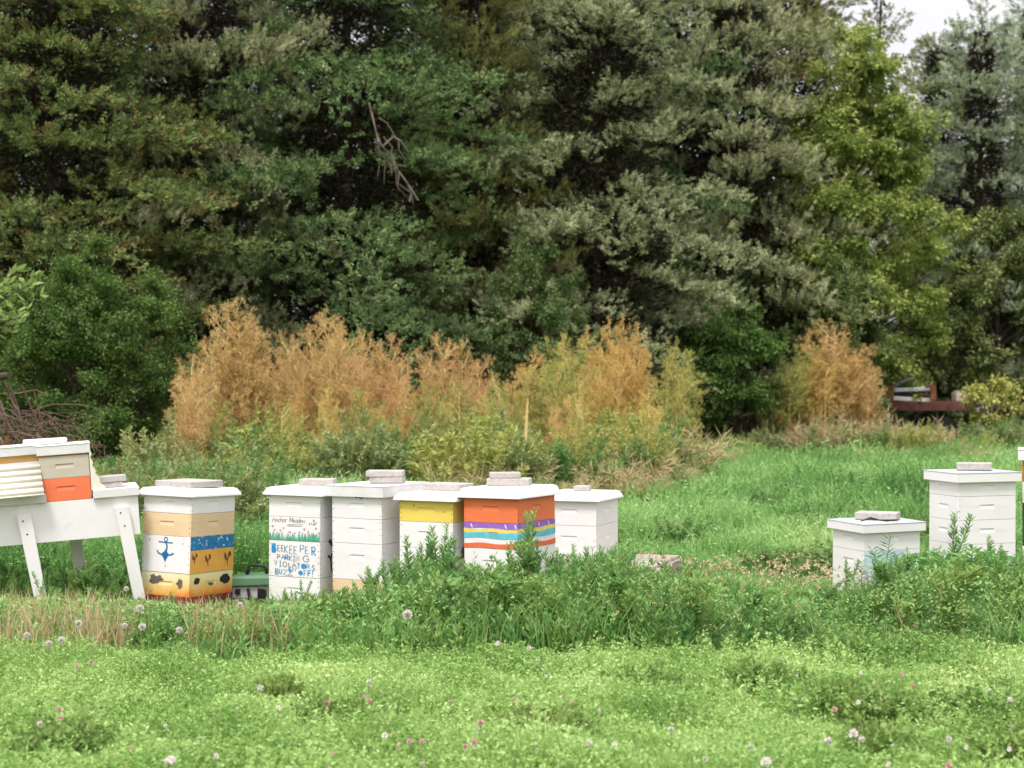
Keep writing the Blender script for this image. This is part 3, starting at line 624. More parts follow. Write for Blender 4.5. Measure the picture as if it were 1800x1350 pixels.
def lstack(label, x0, x1, y0, y1, rz, rows, lid, z0=0.2695):
    r = lroot('stacked_hive', label, 'beehive', ((x0+x1)/2, (y0+y1)/2, z0), rz)
    a, b = x1-x0, y1-y0
    z = 0
    for nm, h, m, hand, lab, shrink in rows:
        o = hive_box(nm, a-shrink, b-shrink, z+0.001, z+h-0.001, m, r, hand, nails=(), seed=int(h*1000))
        if lab: o['label'] = lab
        z += h
    lid_flat(a, b, z, lid, r, 'oldwhite', 0.012, 'oldwhite'); return r, z+lid
st, ztop = lstack('stack of coral orange and beige boxes with white lid on the long hive', -0.63, -0.305, 0.0, 0.42, 0.0,
      [('hive_box', 0.154, 'coral', True, 'coral orange box', 0), ('hive_box', 0.148, 'beige', True, 'beige box', 0), ('rim', 0.028, 'amber', False, 'bare pine rim', 0.02)], 0.048)
st2, _ = lstack('stack with a broad pine rim behind the cream corrugated sheet at the left edge', -0.965, -0.65, 0.02, 0.42, R(11),
      [('hive_box', 0.28, 'white', True, None, 0), ('rim', 0.062, 'amber', False, 'bare pine rim', 0.01)], 0.045)
def corrugated(label, L0, L1, prof, axis, p, rz=0.0):
    mb = MB(); n = len(prof)
    vs = [((t, q[0], q[1]) if axis == 'x' else (q[0], t, q[1])) for t in (L0, L1) for q in prof]
    mb.add(vs, [(i, i+1, n+i+1, n+i) for i in range(n-1)])
    o = lobj(mb, 'corrugated_sheet', M['cream'], label, 'roofing sheet', p, rz, 'corrugated sheets leaning on the stacks', bevel=0)
    s_ = o.modifiers.new('thickness', 'SOLIDIFY'); s_.thickness = 0.006
    for q in o.data.polygons: q.use_smooth = True
    return o
N = 60
prof = [(-0.118*(1-i/N)**1.2 + 0.010*math.sin(i/N*2*math.pi*5.0), 0.325 + 0.20*i/N) for i in range(N+1)]
corrugated('cream corrugated sheet with wide ridges leaning on the left stack', -0.43, 0.0, [(y-0.02, z) for y, z in prof], 'x', (-0.63, 0.03, 0), R(9))
prof = [(0.085*(1-i/N)**2.2 + 0.006*math.sin(i/N*2*math.pi*4.5), 0.327 + 0.26*i/N) for i in range(N+1)]
mb = MB(); n = len(prof)      # the sheet with its fitted filler strip: straight against the boxes, wavy outside
vs = []
for y in (-0.012, 0.34):
    vs += [(q[0]+0.010, y, q[1]) for q in prof] + [(0.0, y, q[1]) for q in prof]
mb.add(vs, [(n+i, i, i+1, n+i+1) for i in range(n-1)] + [(2*n+i, 3*n+i, 3*n+i+1, 2*n+i+1) for i in range(n-1)] + [(i, 2*n+i, 2*n+i+1, i+1) for i in range(n-1)] + [(n+i+1, 3*n+i+1, 3*n+i, n+i) for i in range(n-1)] + [(n, 3*n, 2*n, 0), (n-1, 3*n-1, 4*n-1, 2*n-1)])
lobj(mb, 'corrugated_sheet', M['cream'], 'cream corrugated sheet seen edge on against the coral and beige stack', 'roofing sheet', (-0.3015, 0.0, 0), 0, 'corrugated sheets leaning on the stacks', 0)
def lbrick(label, x0, x1, y0, y1, z0, h, m, rz=0.0, name='paving_brick', g='loose blocks weighing down the hive lids'):
    mb = MB(); mb.box(-(x1-x0)/2, (x1-x0)/2, -(y1-y0)/2, (y1-y0)/2, 0, h); rr = random.Random(int(x0*999))
    mb.v = [(x+rr.uniform(-.004,.004), y+rr.uniform(-.004,.004), z + (rr.uniform(-.003,.003) if z > 0 else 0)) for x,y,z in mb.v]
    return lobj(mb, name, M[m], label, 'brick', ((x0+x1)/2, (y0+y1)/2, z0), rz, g, 0.005)
lbrick('lower block of the pair on the right lid of the long hive', -0.275, -0.09, 0.10, 0.22, 0.326, 0.036, 'paver', 0.05)
lbrick('upper block of the pair on the right lid of the long hive', -0.30, -0.065, 0.09, 0.24, 0.3635, 0.042, 'paver2', 0.08)
lbrick('lower block of the pair below the corrugated sheet on the left lid', -0.93, -0.755, -0.026, 0.05, 0.326, 0.040, 'paver2', 0.02)
lbrick('upper block of the pair below the corrugated sheet on the left lid', -0.955, -0.735, -0.024, 0.06, 0.3675, 0.032, 'paver', -0.03)
lbrick('thin weathered white slab on top of the coral and beige stack', -0.73, -0.44, 0.2, 0.40, 0.2695+ztop+0.003, 0.035, 'oldwhite', 0.03)

# ------------------------------------------------------------------ small machine between two hives
Ym = 12.15
gm = empty('garden_machine', (gx(440, Ym), Ym, -0.085), R(-8), 'green topped garden machine with a black carry handle, half hidden between two hives', 'machine')
mb = MB(); mb.box(-0.13,0.17,-0.14,0.14,0.12,0.215); mb.box(-0.08,0.03,-0.155,-0.12,0.06,0.12); mb.build('engine_housing', M['alu'], gm, bevel=0.012)
mb = MB(); mb.add([(-0.135,-0.16,0.10),(0.17,-0.16,0.10),(0.17,0.16,0.10),(-0.135,0.16,0.10)],[(3,2,1,0)])
mb2 = MB(); vs = []
for z, x0, x1, y in ((0.135,-0.105,0.20,0.13),(0.15,-0.135,0.20,0.165),(0.20,-0.13,0.20,0.16),(0.215,-0.115,0.19,0.145)):
    vs += [(x0,-y,z+0.06),(x1,-y,z+0.075),(x1,y,z+0.075),(x0,y,z+0.06)]
fs = [tuple(range(12,16)), (3,2,1,0)]
for j in range(3):
    for i in range(4): fs.append((j*4+i, j*4+(i+1)%4, j*4+4+(i+1)%4, j*4+4+i))
mb2.add(vs, fs); mb2.build('cover', M['mowergreen'], gm, bevel=0.008)
mb = MB(); mb.tube([(-0.025,0,0.27),(-0.015,0,0.325),(0.0,0,0.343),(0.06,0,0.346),(0.10,0,0.342),(0.118,0,0.32),(0.122,0,0.27)], [0.014,0.012,0.010,0.009,0.010,0.013,0.014], 8); mb.build('handle', M['black'], gm, smooth=True)
mb = MB(); mb.box(-0.135,-0.09,-0.165,-0.14,0.15,0.195); mb.box(-0.062,-0.03,-0.17,-0.14,0.155,0.195); mb.box(0.10,0.16,-0.165,-0.14,0.13,0.20); mb.tube([(0.03,-0.16,0.2),(0.045,-0.17,0.14),(0.05,-0.165,0.06)],0.012,6); mb.build('vents', M['black'], gm, bevel=0.003)
for sx in (-1, 1):
    mb = MB(); mb.tube([(sx*0.12,-0.17,0.06),(sx*0.12,-0.13,0.06)], 0.06, 14); mb.build('wheel', M['black'], gm)

# pallet under the low hive
mb = MB(); Yp = 12.25; z = gz(989, 12.2) - 0.062
pl = empty('wooden_pallet', (gx(1070, Yp), Yp+0.2, 0), R(-18), 'grey weathered pallet carrying the low white hive behind the rainbow one', 'pallet')
mb = MB()
for k in range(6): mb.box(-0.44, 0.44, -0.42+k*0.15, -0.42+k*0.15+0.115, gz(989,12.2)-0.024, gz(989,12.2)-0.001)
mb.build('deck_boards', M['wood'], pl, bevel=0.002)
for x in (-0.42, 0, 0.42):
    mb = MB(); mb.box(x-0.04, x+0.04, -0.42, 0.44, 0.0, gz(989,12.2)-0.0245); mb.build('runner', M['wood'], pl, bevel=0.002)
# ------------------------------------------------------------------ junk under the far trees
Yt = 37.0
tr = empty('rusty_trailer', (gx(1620, Yt), Yt, 0), R(-3), 'rusty red flatbed trailer parked under the trees at the right', 'trailer')
s_ = Yt/FPX
def tz(py): return gz(py, Yt)
mb = MB(); x0, x1 = gx(1470, Yt)-gx(1620, Yt), gx(1742, Yt)-gx(1620, Yt)
mb.box(x0, x1, -0.06, 0.06, tz(722), tz(706)); mb.box(x0, x1, 1.7, 1.82, tz(722), tz(706)); mb.box(x0, x1, 0.06, 1.7, tz(712), tz(709))
for k in range(6):
    xx = x0 + (x1-x0)*(k+0.5)/6; mb.box(xx-0.04, xx+0.04, 0.06, 1.7, tz(719), tz(713))
mb.box(x1, x1+0.5, 0.8, 0.95, tz(722), tz(712))
mb.build('bed', M['rust'], tr, bevel=0.008)
for xx in (gx(1640,Yt)-gx(1620,Yt), gx(1566,Yt)-gx(1620,Yt)):
    mb = MB(); mb.box(xx-0.06, xx+0.06, -0.05, 0.05, tz(705.5), tz(678)); mb.box(xx-0.17, xx+0.05, -0.03, 0.03, tz(682), tz(676)); mb.build('stake', M['rustpost'], tr, bevel=0.006)
for xx in (-0.5, 0.45):
    for yy in (-0.02, 1.78):
        mb = MB(); mb.tube([(xx, yy-0.1, 0.42),(xx, yy+0.1, 0.42)], 0.42, 18); mb.build('wheel', M['black'], tr)
sl = empty('sheet_metal_pile', (gx(1602,Yt), Yt+0.6, tz(706)), R(-6), 'grey blue metal panels piled on the rusty trailer', 'metal panels')
for k, (dx, dz, w_, d_, h_, m_, ry, rz) in enumerate(((0.02,0.0,0.95,0.9,0.10,'oldwhite',0.06,0.1), (0.0,0.12,0.95,0.8,0.08,'rust',0.05,-0.06), (-0.03,0.215,0.98,1.0,0.09,'sheetgrey',-0.03,0.12), (-0.10,0.385,0.62,0.4,0.04,'sheetgrey',-0.42,0.1))):
    mb = MB(); T = Matrix.Translation((dx,0,dz)) @ Matrix.Rotation(rz,4,'Z') @ Matrix.Rotation(ry,4,'Y'); mb.box(-w_/2,w_/2,-d_/2,d_/2,0,h_,0,T); mb.build('panel', M[m_], sl, bevel=0.02)
mb = MB(); mb.box(-0.26,0.26,-0.2,0.2,0,0.20); mb.box(-0.22,0.2,-0.18,0.18,0.20,0.235)
tag(mb.build('wooden_crate', M['wood'], None, (gx(1706,Yt), Yt+0.4, tz(706)), bevel=0.02), 'brown square box standing on the right end of the rusty trailer', 'crate')
hc = empty('cable_winch', (gx(1728,Yt-0.3), Yt-0.3, 0), 0, 'grey winch with upright rollers at the right end of the rusty trailer', 'winch')
for k in range(3):
    mb = MB(); mb.tube([(-0.12+k*0.1,0,tz(724)),(-0.12+k*0.1,0,tz(704))], 0.045, 10); mb.build('roller', M['alu'], hc)
mb = MB(); mb.box(-0.1,0.36,-0.05,0.05,tz(711),tz(707)); mb.box(-0.14,0.16,-0.06,0.06,0,tz(724)); mb.build('frame', M['alu'], hc, bevel=0.01)
Yc = 36.0
ct = empty('orange_barrel', (gx(1382,Yc), Yc, 0), 0, 'bright orange barrel glimpsed through the weeds under the trees', 'barrel')
mb = MB(); zb_ = gz(748,Yc); zt_ = gz(727,Yc)
mb.tube([(0,0,0),(0,0,zb_-0.02)], 0.26, 16); mb.build('base', M['rust'], ct)
mb = MB(); mb.tube([(0,0,zb_),(0,0,zb_+0.03),(0,0,(zb_+zt_)/2),(0,0,zt_-0.03),(0,0,zt_)], [0.16,0.17,0.155,0.17,0.15], 18); mb.build('drum', M['cord'], ct, smooth=False)
# ==================================================================  VEGETATION
LEAF = dict(
    cedar=leafmat('cedar_foliage', [(0.020,0.030,0.009),(0.050,0.072,0.021),(0.098,0.126,0.040),(0.165,0.19,0.072)], 0.06, clump=0.7, cscale=3.4, gain=2.5, accent=((0.30,0.12,0.04), 0.55)),
    cedar_dark=leafmat('dark_green_cedar_foliage', [(0.014,0.028,0.009),(0.040,0.074,0.025),(0.080,0.125,0.048),(0.14,0.185,0.085)], 0.06, clump=0.7, cscale=3.4, gain=2.6, accent=((0.16,0.09,0.03), 0.62)),
    silver=leafmat('silver_green_foliage', [(0.030,0.038,0.014),(0.094,0.118,0.053),(0.20,0.23,0.128),(0.345,0.37,0.24)], 0.06, clump=0.7, cscale=3.4, gain=2.05, accent=((0.2,0.12,0.06), 0.64)),
    bluegreen=leafmat('blue_green_foliage', [(0.03,0.044,0.024),(0.09,0.125,0.076),(0.19,0.24,0.16),(0.31,0.365,0.26)], 0.06, clump=0.7, cscale=3.4, gain=2.1),
    yellowish=leafmat('olive_feathery_foliage', [(0.035,0.042,0.012),(0.075,0.09,0.027),(0.125,0.138,0.045)], 0.06, clump=0.7, cscale=3.4, gain=2.3, accent=((0.15,0.08,0.03), 0.66)),
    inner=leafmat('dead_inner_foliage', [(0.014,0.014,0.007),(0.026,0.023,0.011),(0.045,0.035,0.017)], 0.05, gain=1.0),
    maple=leafmat('yellow_green_leaf', [(0.06,0.10,0.018),(0.12,0.17,0.036),(0.215,0.26,0.072),(0.37,0.385,0.15)], 0.35, clump=0.65, cscale=2.4, gain=1.72),
    dec_dark=leafmat('dark_green_leaf', [(0.022,0.048,0.010),(0.05,0.095,0.02),(0.095,0.155,0.036),(0.14,0.2,0.055)], 0.3, clump=0.65, cscale=2.4, gain=1.6),
    dec_mid=leafmat('mid_green_leaf', [(0.03,0.052,0.014),(0.07,0.11,0.033),(0.13,0.178,0.062),(0.21,0.25,0.105)], 0.3, clump=0.65, cscale=2.4, gain=1.7),
    near=leafmat('fresh_green_leaf', [(0.14,0.24,0.06),(0.24,0.36,0.12)], 0.35),
    hem_brown=leafmat('dried_brown_stalks', [(0.41,0.275,0.095),(0.61,0.44,0.185),(0.78,0.62,0.34)], 0.3, hue=0.012, gain=1.0),
    hem_gold=leafmat('dried_gold_stalks', [(0.50,0.36,0.09),(0.67,0.51,0.17),(0.76,0.63,0.27)], 0.3, hue=0.012, gain=1.0),
    hem_green=leafmat('yellow_green_stalks', [(0.24,0.26,0.07),(0.36,0.36,0.11),(0.48,0.44,0.16)], 0.3),
    bush=leafmat('grey_green_weed', [(0.12,0.155,0.055),(0.20,0.245,0.10),(0.31,0.345,0.17)], 0.3, gain=1.55),
    bush2=leafmat('yellow_green_weed', [(0.17,0.21,0.055),(0.28,0.31,0.09),(0.40,0.40,0.15)], 0.3, gain=1.55),
    bush3=leafmat('fresh_green_weed', [(0.075,0.155,0.04),(0.14,0.25,0.08),(0.25,0.37,0.14)], 0.35),
    straw=leafmat('dry_straw', [(0.40,0.31,0.15),(0.55,0.46,0.26),(0.64,0.56,0.36)], 0.3, gain=1.0),
    lawn=leafmat('clover_and_grass', [(0.10,0.205,0.045),(0.195,0.35,0.092),(0.33,0.485,0.165),(0.50,0.61,0.295)], 0.4, cscale=1.6, clump=0.45, hue=0.0),
    field=leafmat('field_grass', [(0.07,0.17,0.045),(0.145,0.31,0.09),(0.265,0.44,0.155),(0.42,0.55,0.26)], 0.4, cscale=0.35, clump=0.6, hue=0.0),
    weed=leafmat('weed_leaf', [(0.042,0.10,0.028),(0.09,0.19,0.055),(0.165,0.305,0.10),(0.30,0.44,0.19)], 0.35, clump=.55, cscale=2.6, hue=0.02, gain=1.75),
    weed2=leafmat('yellowish_weed_leaf', [(0.07,0.135,0.03),(0.14,0.245,0.06),(0.24,0.36,0.11),(0.38,0.48,0.21)], 0.35, clump=.5, cscale=2.6),
    tuft=leafmat('arching_blue_green_grass', [(0.10,0.20,0.075),(0.17,0.30,0.12),(0.27,0.40,0.19)], 0.35),
    clump=leafmat('clover_clump_leaf', [(0.085,0.15,0.032),(0.165,0.265,0.068),(0.28,0.395,0.125)], 0.35, cscale=3.0),
    pink=leafmat('clover_pink', [(0.66,0.42,0.42),(0.78,0.58,0.55)], 0.3, hue=0.0, gain=1.0),
    rusty=leafmat('dried_clover_heads', [(0.42,0.27,0.16),(0.54,0.42,0.27),(0.62,0.53,0.37)], 0.25, gain=1.0),
    puff=leafmat('white_flower', [(0.74,0.73,0.70),(0.84,0.83,0.80)], 0.3, hue=0.0, gain=1.0),
    stem=leafmat('green_stem', [(0.12,0.18,0.05),(0.2,0.26,0.09)], 0.1),
    goldstem=leafmat('golden_stem', [(0.54,0.41,0.18),(0.66,0.53,0.27)], 0.1),
)
# ---- trees
def cedar_mesh(name, seed, H, Rr, nl=120, per=30, leaf=(0.04,0.08), lw=0.024, droop=0.35, el=0.35, top=0.5, low=0.03, up=0.35, tuft=(0.12,0.26), sub=1.0, step=0.13, inner=.42):
    """a conifer: trunk > limbs > side branches > tufts of scale leaves"""
    rng = np.random.default_rng(seed); UP = np.array([0,0,1.0])
    tt = np.sort(np.clip((np.arange(nl)+rng.uniform(-.6,.6,nl))/nl, 0, 0.995)); tt = low + (0.99-low)*tt
    prof = np.minimum(1, (tt+0.22)/0.36)*(1.02-tt)**top
    C, A, T = [], [], []
    mb = MB(); mb.tube([(0,0,-0.1),(0.03,0.02,H*0.3),(0,0.03,H*0.7),(0,0,H*0.985)], [0.011*H,0.008*H,0.005*H,0.01], 8)
    for i in range(nl):
        az_ = i*2.39996 + rng.uniform(-.5,.5); L = Rr*prof[i]*rng.uniform(.55,1.18) + .25
        e = el*rng.uniform(.3,1.6)*(.5+1.0*tt[i]); dr = droop*rng.uniform(.4,1.5)
        rad = np.array([math.cos(az_), math.sin(az_), 0]); perp = np.array([-math.sin(az_), math.cos(az_), 0]); z0 = UP*H*tt[i]; bend = rng.normal(0,.18)
        def at(x): return z0 + rad*L*x + perp*bend*L*x*x + UP*L*(e*x - dr*x*x)
        mb.tube([at(x) for x in (0,.3,.6,.95)], [.008*L+.007, .006*L+.005, .004*L+.003, .002], 4, cap=False)
        n = int(L*.62/step); xs = .38 + .62*np.sort(rng.uniform(0,1,max(2,n)))
        for x in xs: C.append(at(x) + rng.normal(0,.05,3)); A.append(rad*.8 + UP*up + rng.normal(0,.35,3)); T.append(rng.uniform(*tuft))
        ns = int(sub*(4 + 4.0*L)); side = 1
        for k in range(ns):
            x = .22 + .72*(k+rng.uniform(0,1))/ns; side = -side; p0 = at(x); ls = L*(.12+.30*(1-x))*rng.uniform(.6,1.3) + .14
            d = norm(rad*rng.uniform(.5,1.0) + perp*side*rng.uniform(.5,1.1) + UP*rng.normal(.12,.22)); dd = dr*rng.uniform(.2,.9)
            m_ = max(2, int(ls/step)); q = (np.arange(m_)+rng.uniform(.3,1,m_))/m_
            P = p0 + d*ls*q[:,None] - UP*(ls*dd*q**2)[:,None] + rng.normal(0,.035,(m_,3))
            for p in P: C.append(p); A.append(d*.7 + UP*up + rng.normal(0,.35,3)); T.append(rng.uniform(*tuft)*(.75+.25*(1-x)))
            if k % 3 == 0: mb.tube([p0, p0+d*ls*.5-UP*ls*dd*.2, p0+d*ls*.95-UP*ls*dd*.85], [.006,.005,.002], 3, cap=False)
    C = np.array(C); A = norm(np.array(A)); T = np.array(T); k = np.repeat(np.arange(len(C)), per)
    q = rng.uniform(0,1,len(k))[:,None]; sc_ = (T[k]/.2)[:,None]
    base = C[k] + A[k]*T[k][:,None]*q + norm(rng.normal(0,1,(len(k),3)))*.055*sc_*(1-.5*q)*rng.uniform(.2,1,(len(k),1))
    d = A[k]*.75 + rng.normal(0,.5,(len(k),3)) + UP*.2
    V = leaves(rng, base, d, rng.uniform(*leaf,len(k))*(1.15-.4*q[:,0]), lw*rng.uniform(.6,1.3,len(k)))
    # dead brown inner foliage round the trunk
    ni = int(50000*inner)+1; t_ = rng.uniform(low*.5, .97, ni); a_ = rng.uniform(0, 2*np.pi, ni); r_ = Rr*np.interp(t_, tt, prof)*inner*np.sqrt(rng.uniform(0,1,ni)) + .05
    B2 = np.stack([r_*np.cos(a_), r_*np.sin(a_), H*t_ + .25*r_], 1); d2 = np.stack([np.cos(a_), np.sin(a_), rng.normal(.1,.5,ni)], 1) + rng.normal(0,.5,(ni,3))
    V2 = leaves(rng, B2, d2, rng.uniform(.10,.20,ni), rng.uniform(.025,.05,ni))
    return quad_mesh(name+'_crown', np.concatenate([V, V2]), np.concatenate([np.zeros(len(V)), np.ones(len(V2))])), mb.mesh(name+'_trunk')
def decid_mesh(name, seed, H, Rx, z0, nlobe=60, per=900, leaf=(0.07,0.13), lw=0.6, lobe=0.6, stems=1, inner=0.35, trunk_r=0.11, droop=0.25, shape=0.9):
    rng = np.random.default_rng(seed)
    th = rng.uniform(0, 2*np.pi, nlobe); u = rng.uniform(-1, 1, nlobe); r = rng.uniform(inner, 1, nlobe)**0.5
    rr_ = np.sqrt(1-u*u); hz = (H-z0)/2; cz = z0+hz
    k_ = (1 - 0.28*u)**shape
    C = np.stack([Rx*r*rr_*np.cos(th)*k_, Rx*r*rr_*np.sin(th)*k_, cz + hz*r*u], 1)
    sz = lobe*rng.uniform(0.6,1.3,nlobe)
    ii = np.repeat(np.arange(nlobe), (per*rng.uniform(0.5,1.3,nlobe)).astype(int)); n = len(ii)
    # sub-twigs in each lobe
    ns = 14; tw = norm(rng.normal(size=(nlobe, ns, 3)))*np.array([1,1,0.6]); ti = rng.integers(0, ns, n)
    q = rng.uniform(0.1, 1, n)[:, None]
    base = C[ii] + tw[ii, ti]*sz[ii][:, None]*q + rng.normal(0, 0.06, (n,3))
    d = norm(tw[ii, ti]*0.6 + rng.normal(0, .6, (n,3)) - np.array([0,0,droop]))
    nr = norm(rng.normal(0, .6, (n,3)) + np.array([0,0,1.0]))
    Lf = rng.uniform(*leaf, n); V = leaves(rng, base, d, Lf, Lf*lw, 0.12, 0.5, nr)
    mb = MB()
    for s_ in range(stems):
        ox = 0 if stems == 1 else rng.normal(0, .25); top = Vector((ox*2.2, rng.normal(0,.2), H*0.8))
        mb.tube([(ox,0,-0.1),(ox*1.3+0.05,0.03,H*0.25),(ox*1.8-0.04,0.0,H*0.5),top], [trunk_r, trunk_r*0.8, trunk_r*0.5, 0.015], 8)
    for i in range(nlobe):
        zb_ = max(z0*0.7, C[i,2] - 0.9 - 0.4*abs(C[i,0])); p0 = Vector((0,0,min(zb_, H*0.75))); p2 = Vector(C[i]); p1 = p0.lerp(p2, .5) + Vector((0,0,.15))
        mb.tube([p0,p1,p2], [trunk_r*.35, trunk_r*.22, .008], 4, cap=False)
        for j in range(0, ns, 2): mb.tube([p2, p2 + Vector(tw[i,j]*sz[i])], [.008,.003], 3, cap=False)
    return quad_mesh(name+'_crown', V), mb.mesh(name+'_trunk')
PROTO = {}
def tree_proto(key, meshes, leafm, barkm):
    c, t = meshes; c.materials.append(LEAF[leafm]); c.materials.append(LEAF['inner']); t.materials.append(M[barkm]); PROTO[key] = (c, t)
def tree(key, name, px, Y, top, label, cat, group, rz=0.0, wide=1.0, H0=None, z=0.0, Ymid=None):
    """top: photo y of the tip"""
    c, t = PROTO[key]; Hh_ = gz(top, Y); sc_ = Hh_/H0
    r = empty(name, (gx(px, Y), Y, z), rz, label, cat, group); r.scale = (sc_*wide, sc_*wide, sc_)
    for nm, me in (('trunk', t), ('crown', c)):
        o = bpy.data.objects.new(nm, me); col.objects.link(o); o.parent = r
    return r
tree_proto('cedar', cedar_mesh('cedar', 11, 11, 2.9, 112, 46, (.035,.075), .017, .40, .42, .45, up=.3, sub=1.2, tuft=(.16,.36), step=.125), 'cedar', 'bark_red')
tree_proto('dark', cedar_mesh('dark', 12, 12, 3.1, 112, 46, (.035,.075), .018, .52, .40, .45, up=.3, sub=1.2, tuft=(.16,.36), step=.125), 'cedar_dark', 'bark_red')
tree_proto('silver', cedar_mesh('silver', 13, 11, 3.4, 70, 56, (.03,.06), .018, .66, .50, .45, low=.13, up=.6, tuft=(.16,.34), sub=1.25, step=.12), 'silver', 'bark_red')
tree_proto('olive', cedar_mesh('olive', 14, 11, 2.6, 110, 36, (.05,.11), .016, .10, .55, .5, up=.5, tuft=(.22,.42), sub=1.0, step=.14), 'yellowish', 'bark_red')
tree_proto('blue', cedar_mesh('blue', 15, 10, 3.0, 84, 56, (.03,.06), .018, .45, .5, .55, up=.5, tuft=(.16,.34), sub=1.25, step=.12, inner=.22), 'bluegreen', 'bark')
tree_proto('thin', cedar_mesh('thin', 16, 12, 1.5, 90, 22, (.05,.10), .02, .05, .7, .6, tuft=(.12,.25), sub=.7, step=.2, inner=0.02), 'yellowish', 'bark')
tree_proto('maple', decid_mesh('maple', 21, 10, 2.2, 0.4, 150, 900, (0.06,0.12), 0.6, 0.62, 1, 0.25, droop=.5), 'maple', 'bark')
tree_proto('elm', decid_mesh('elm', 22, 5.2, 2.0, 0.1, 130, 1000, (0.05,0.09), 0.5, 0.5, 2, 0.25, 0.07), 'dec_dark', 'bark')
tree_proto('mid', decid_mesh('mid', 23, 6, 2.2, 0.3, 80, 900, (0.06,0.12), 0.55, 0.6, 2, 0.3), 'dec_mid', 'bark')
tree_proto('small', decid_mesh('small', 24, 3.6, 1.3, 0.9, 45, 900, (0.06,0.11), 0.55, 0.42, 3, 0.3, 0.07), 'dec_dark', 'bark')
tree_proto('sapling', decid_mesh('sapling', 25, 2.6, 0.8, 0.7, 22, 130, (0.09,0.16), 0.6, 0.35, 1, 0.3, 0.035), 'hem_green', 'bark')
H0 = dict(cedar=11, dark=12, silver=11, olive=11, blue=10, thin=12, maple=10, elm=5.2, mid=6, small=3.6, sapling=2.6)
G1 = 'tall cedars of the tree line'
T = [  # key, name, px, Y, top, rz, wide, label, group
 ('cedar','cedar_tree', 90, 30, -330, 0.3, 1.15, 'rust flecked green cedar filling the upper left corner', G1),
 ('silver','cedar_tree', 345, 32, -260, 1.1, 0.85, 'grey green cedar between the rust flecked one and the big dark one', G1),
 ('dark','cedar_tree', 610, 33, -420, 0.5, 1.08, 'big dark green cedar with a bleached dead branch in its middle', G1),
 ('olive','cedar_tree', 830, 34.5, -300, 2.0, 0.72, 'olive feathery cedar right of the big dark one', G1),
 ('silver','cedar_tree', 1050, 35, -130, 2.9, 1.15, 'wide silvery cedar with drooping layered limbs at the centre', G1),
 ('silver','cedar_tree', 1285, 37.5, -120, 4.4, 0.92, 'silvery cedar left of the yellow green leafy tree', G1),
 ('dark','cedar_tree', 1190, 39, -260, 3.3, 1.0, 'dark cedar standing back between the two silvery ones', G1),
 ('maple','leafy_tree', 1490, 38.4, 40, 0.4, 1.06, 'bright yellow green leafy tree right of the silvery cedars', 'leafy trees of the tree line'),
 ('thin','larch_tree', 1548, 46, -60, 0.9, 1.0, 'thin airy conifer against the white sky behind the yellow green tree', G1),
 ('blue','cedar_tree', 1725, 42, 40, 0.2, 1.0, 'blue green cedar with white sky above it at the upper right', G1),
 ('mid','leafy_tree', 1760, 40.5, 375, 1.0, 1.0, 'yellowish leafy tree below the blue green cedar at the right', 'leafy trees of the tree line'),
 ('elm','leafy_tree', 165, 26.5, 410, 0.6, 1.0, 'dark green small leaved tree behind the long hive at the left', 'leafy trees of the tree line'),
 ('small','leafy_tree', 1290, 34.6, 540, 0.7, 1.0, 'low dark leafy tree with bare forked trunks beside the tan dried weeds', 'leafy trees of the tree line'),
 ('mid','leafy_tree', 940, 33, 430, 2.2, 0.75, 'grey green bushy tree behind the golden weeds', 'leafy trees of the tree line'),
 ('elm','leafy_tree', 20, 28.5, 470, 2.2, 1.0, 'dark green leafy tree at the left edge above the brush pile', 'leafy trees of the tree line'),
 ('dark','cedar_tree', 1120, 36.3, 330, 1.9, 1.0, 'low dark cedar under the boughs of the wide silvery one', G1),
 ('elm','leafy_tree', 1205, 35.4, 520, 3.6, 0.62, 'dark leafy tree filling the gap under the silvery cedars', 'leafy trees of the tree line'),
 ('mid','leafy_tree', 1465, 37.0, 400, 4.0, 0.8, 'mid green leafy tree under the yellow green one', 'leafy trees of the tree line'),
 ('cedar','cedar_tree', -150, 32, -300, 2.5, 1.2, 'cedar cut off by the left edge behind the rust flecked one', G1),
 ('cedar','cedar_tree', 1900, 42, 60, 3.5, 1.1, 'cedar cut off by the right edge beside the blue green one', G1),
 ('dark','cedar_tree', 250, 37, -300, 2.1, 1.1, 'dark cedar seen through gaps of the left hand trees', G1),
 ('dark','cedar_tree', 470, 38, -330, 4.0, 1.1, 'dark cedar in the second row behind the grey green one', G1),
 ('cedar','cedar_tree', 740, 39, -300, 4.9, 1.1, 'green cedar in the second row behind the big dark one', G1),
 ('dark','cedar_tree', 940, 40, -300, 5.5, 1.1, 'dark cedar in the second row behind the wide silvery one', G1),
 ('olive','cedar_tree', 1060, 42, -200, 0.6, 1.2, 'olive cedar rising behind the wide silvery one', G1),
 ('cedar','cedar_tree', 1390, 43, -60, 5.2, 1.1, 'green cedar rising behind the yellow green tree', G1),
 ('cedar','cedar_tree', 1660, 49, 70, 0.9, 1.0, 'distant green cedar left of the blue green one', G1),
 ('blue','cedar_tree', 1810, 48, 5, 2.4, 0.8, 'taller blue green cedar in the upper right corner', G1),
 ('dark','cedar_tree', 1640, 50, 240, 3.9, 1.2, 'dark cedar filling the gap below the skyline at the right', G1),
 ('dark','cedar_tree', 20, 38, -300, 3.0, 1.2, 'dark cedar in the second row at the far left', G1),
]
for key, nm, px, Y, top, rz, wd, lab, grp in T:
    tree(key, nm, px, Y, top, lab, 'tree', grp, rz, wd, H0[key])
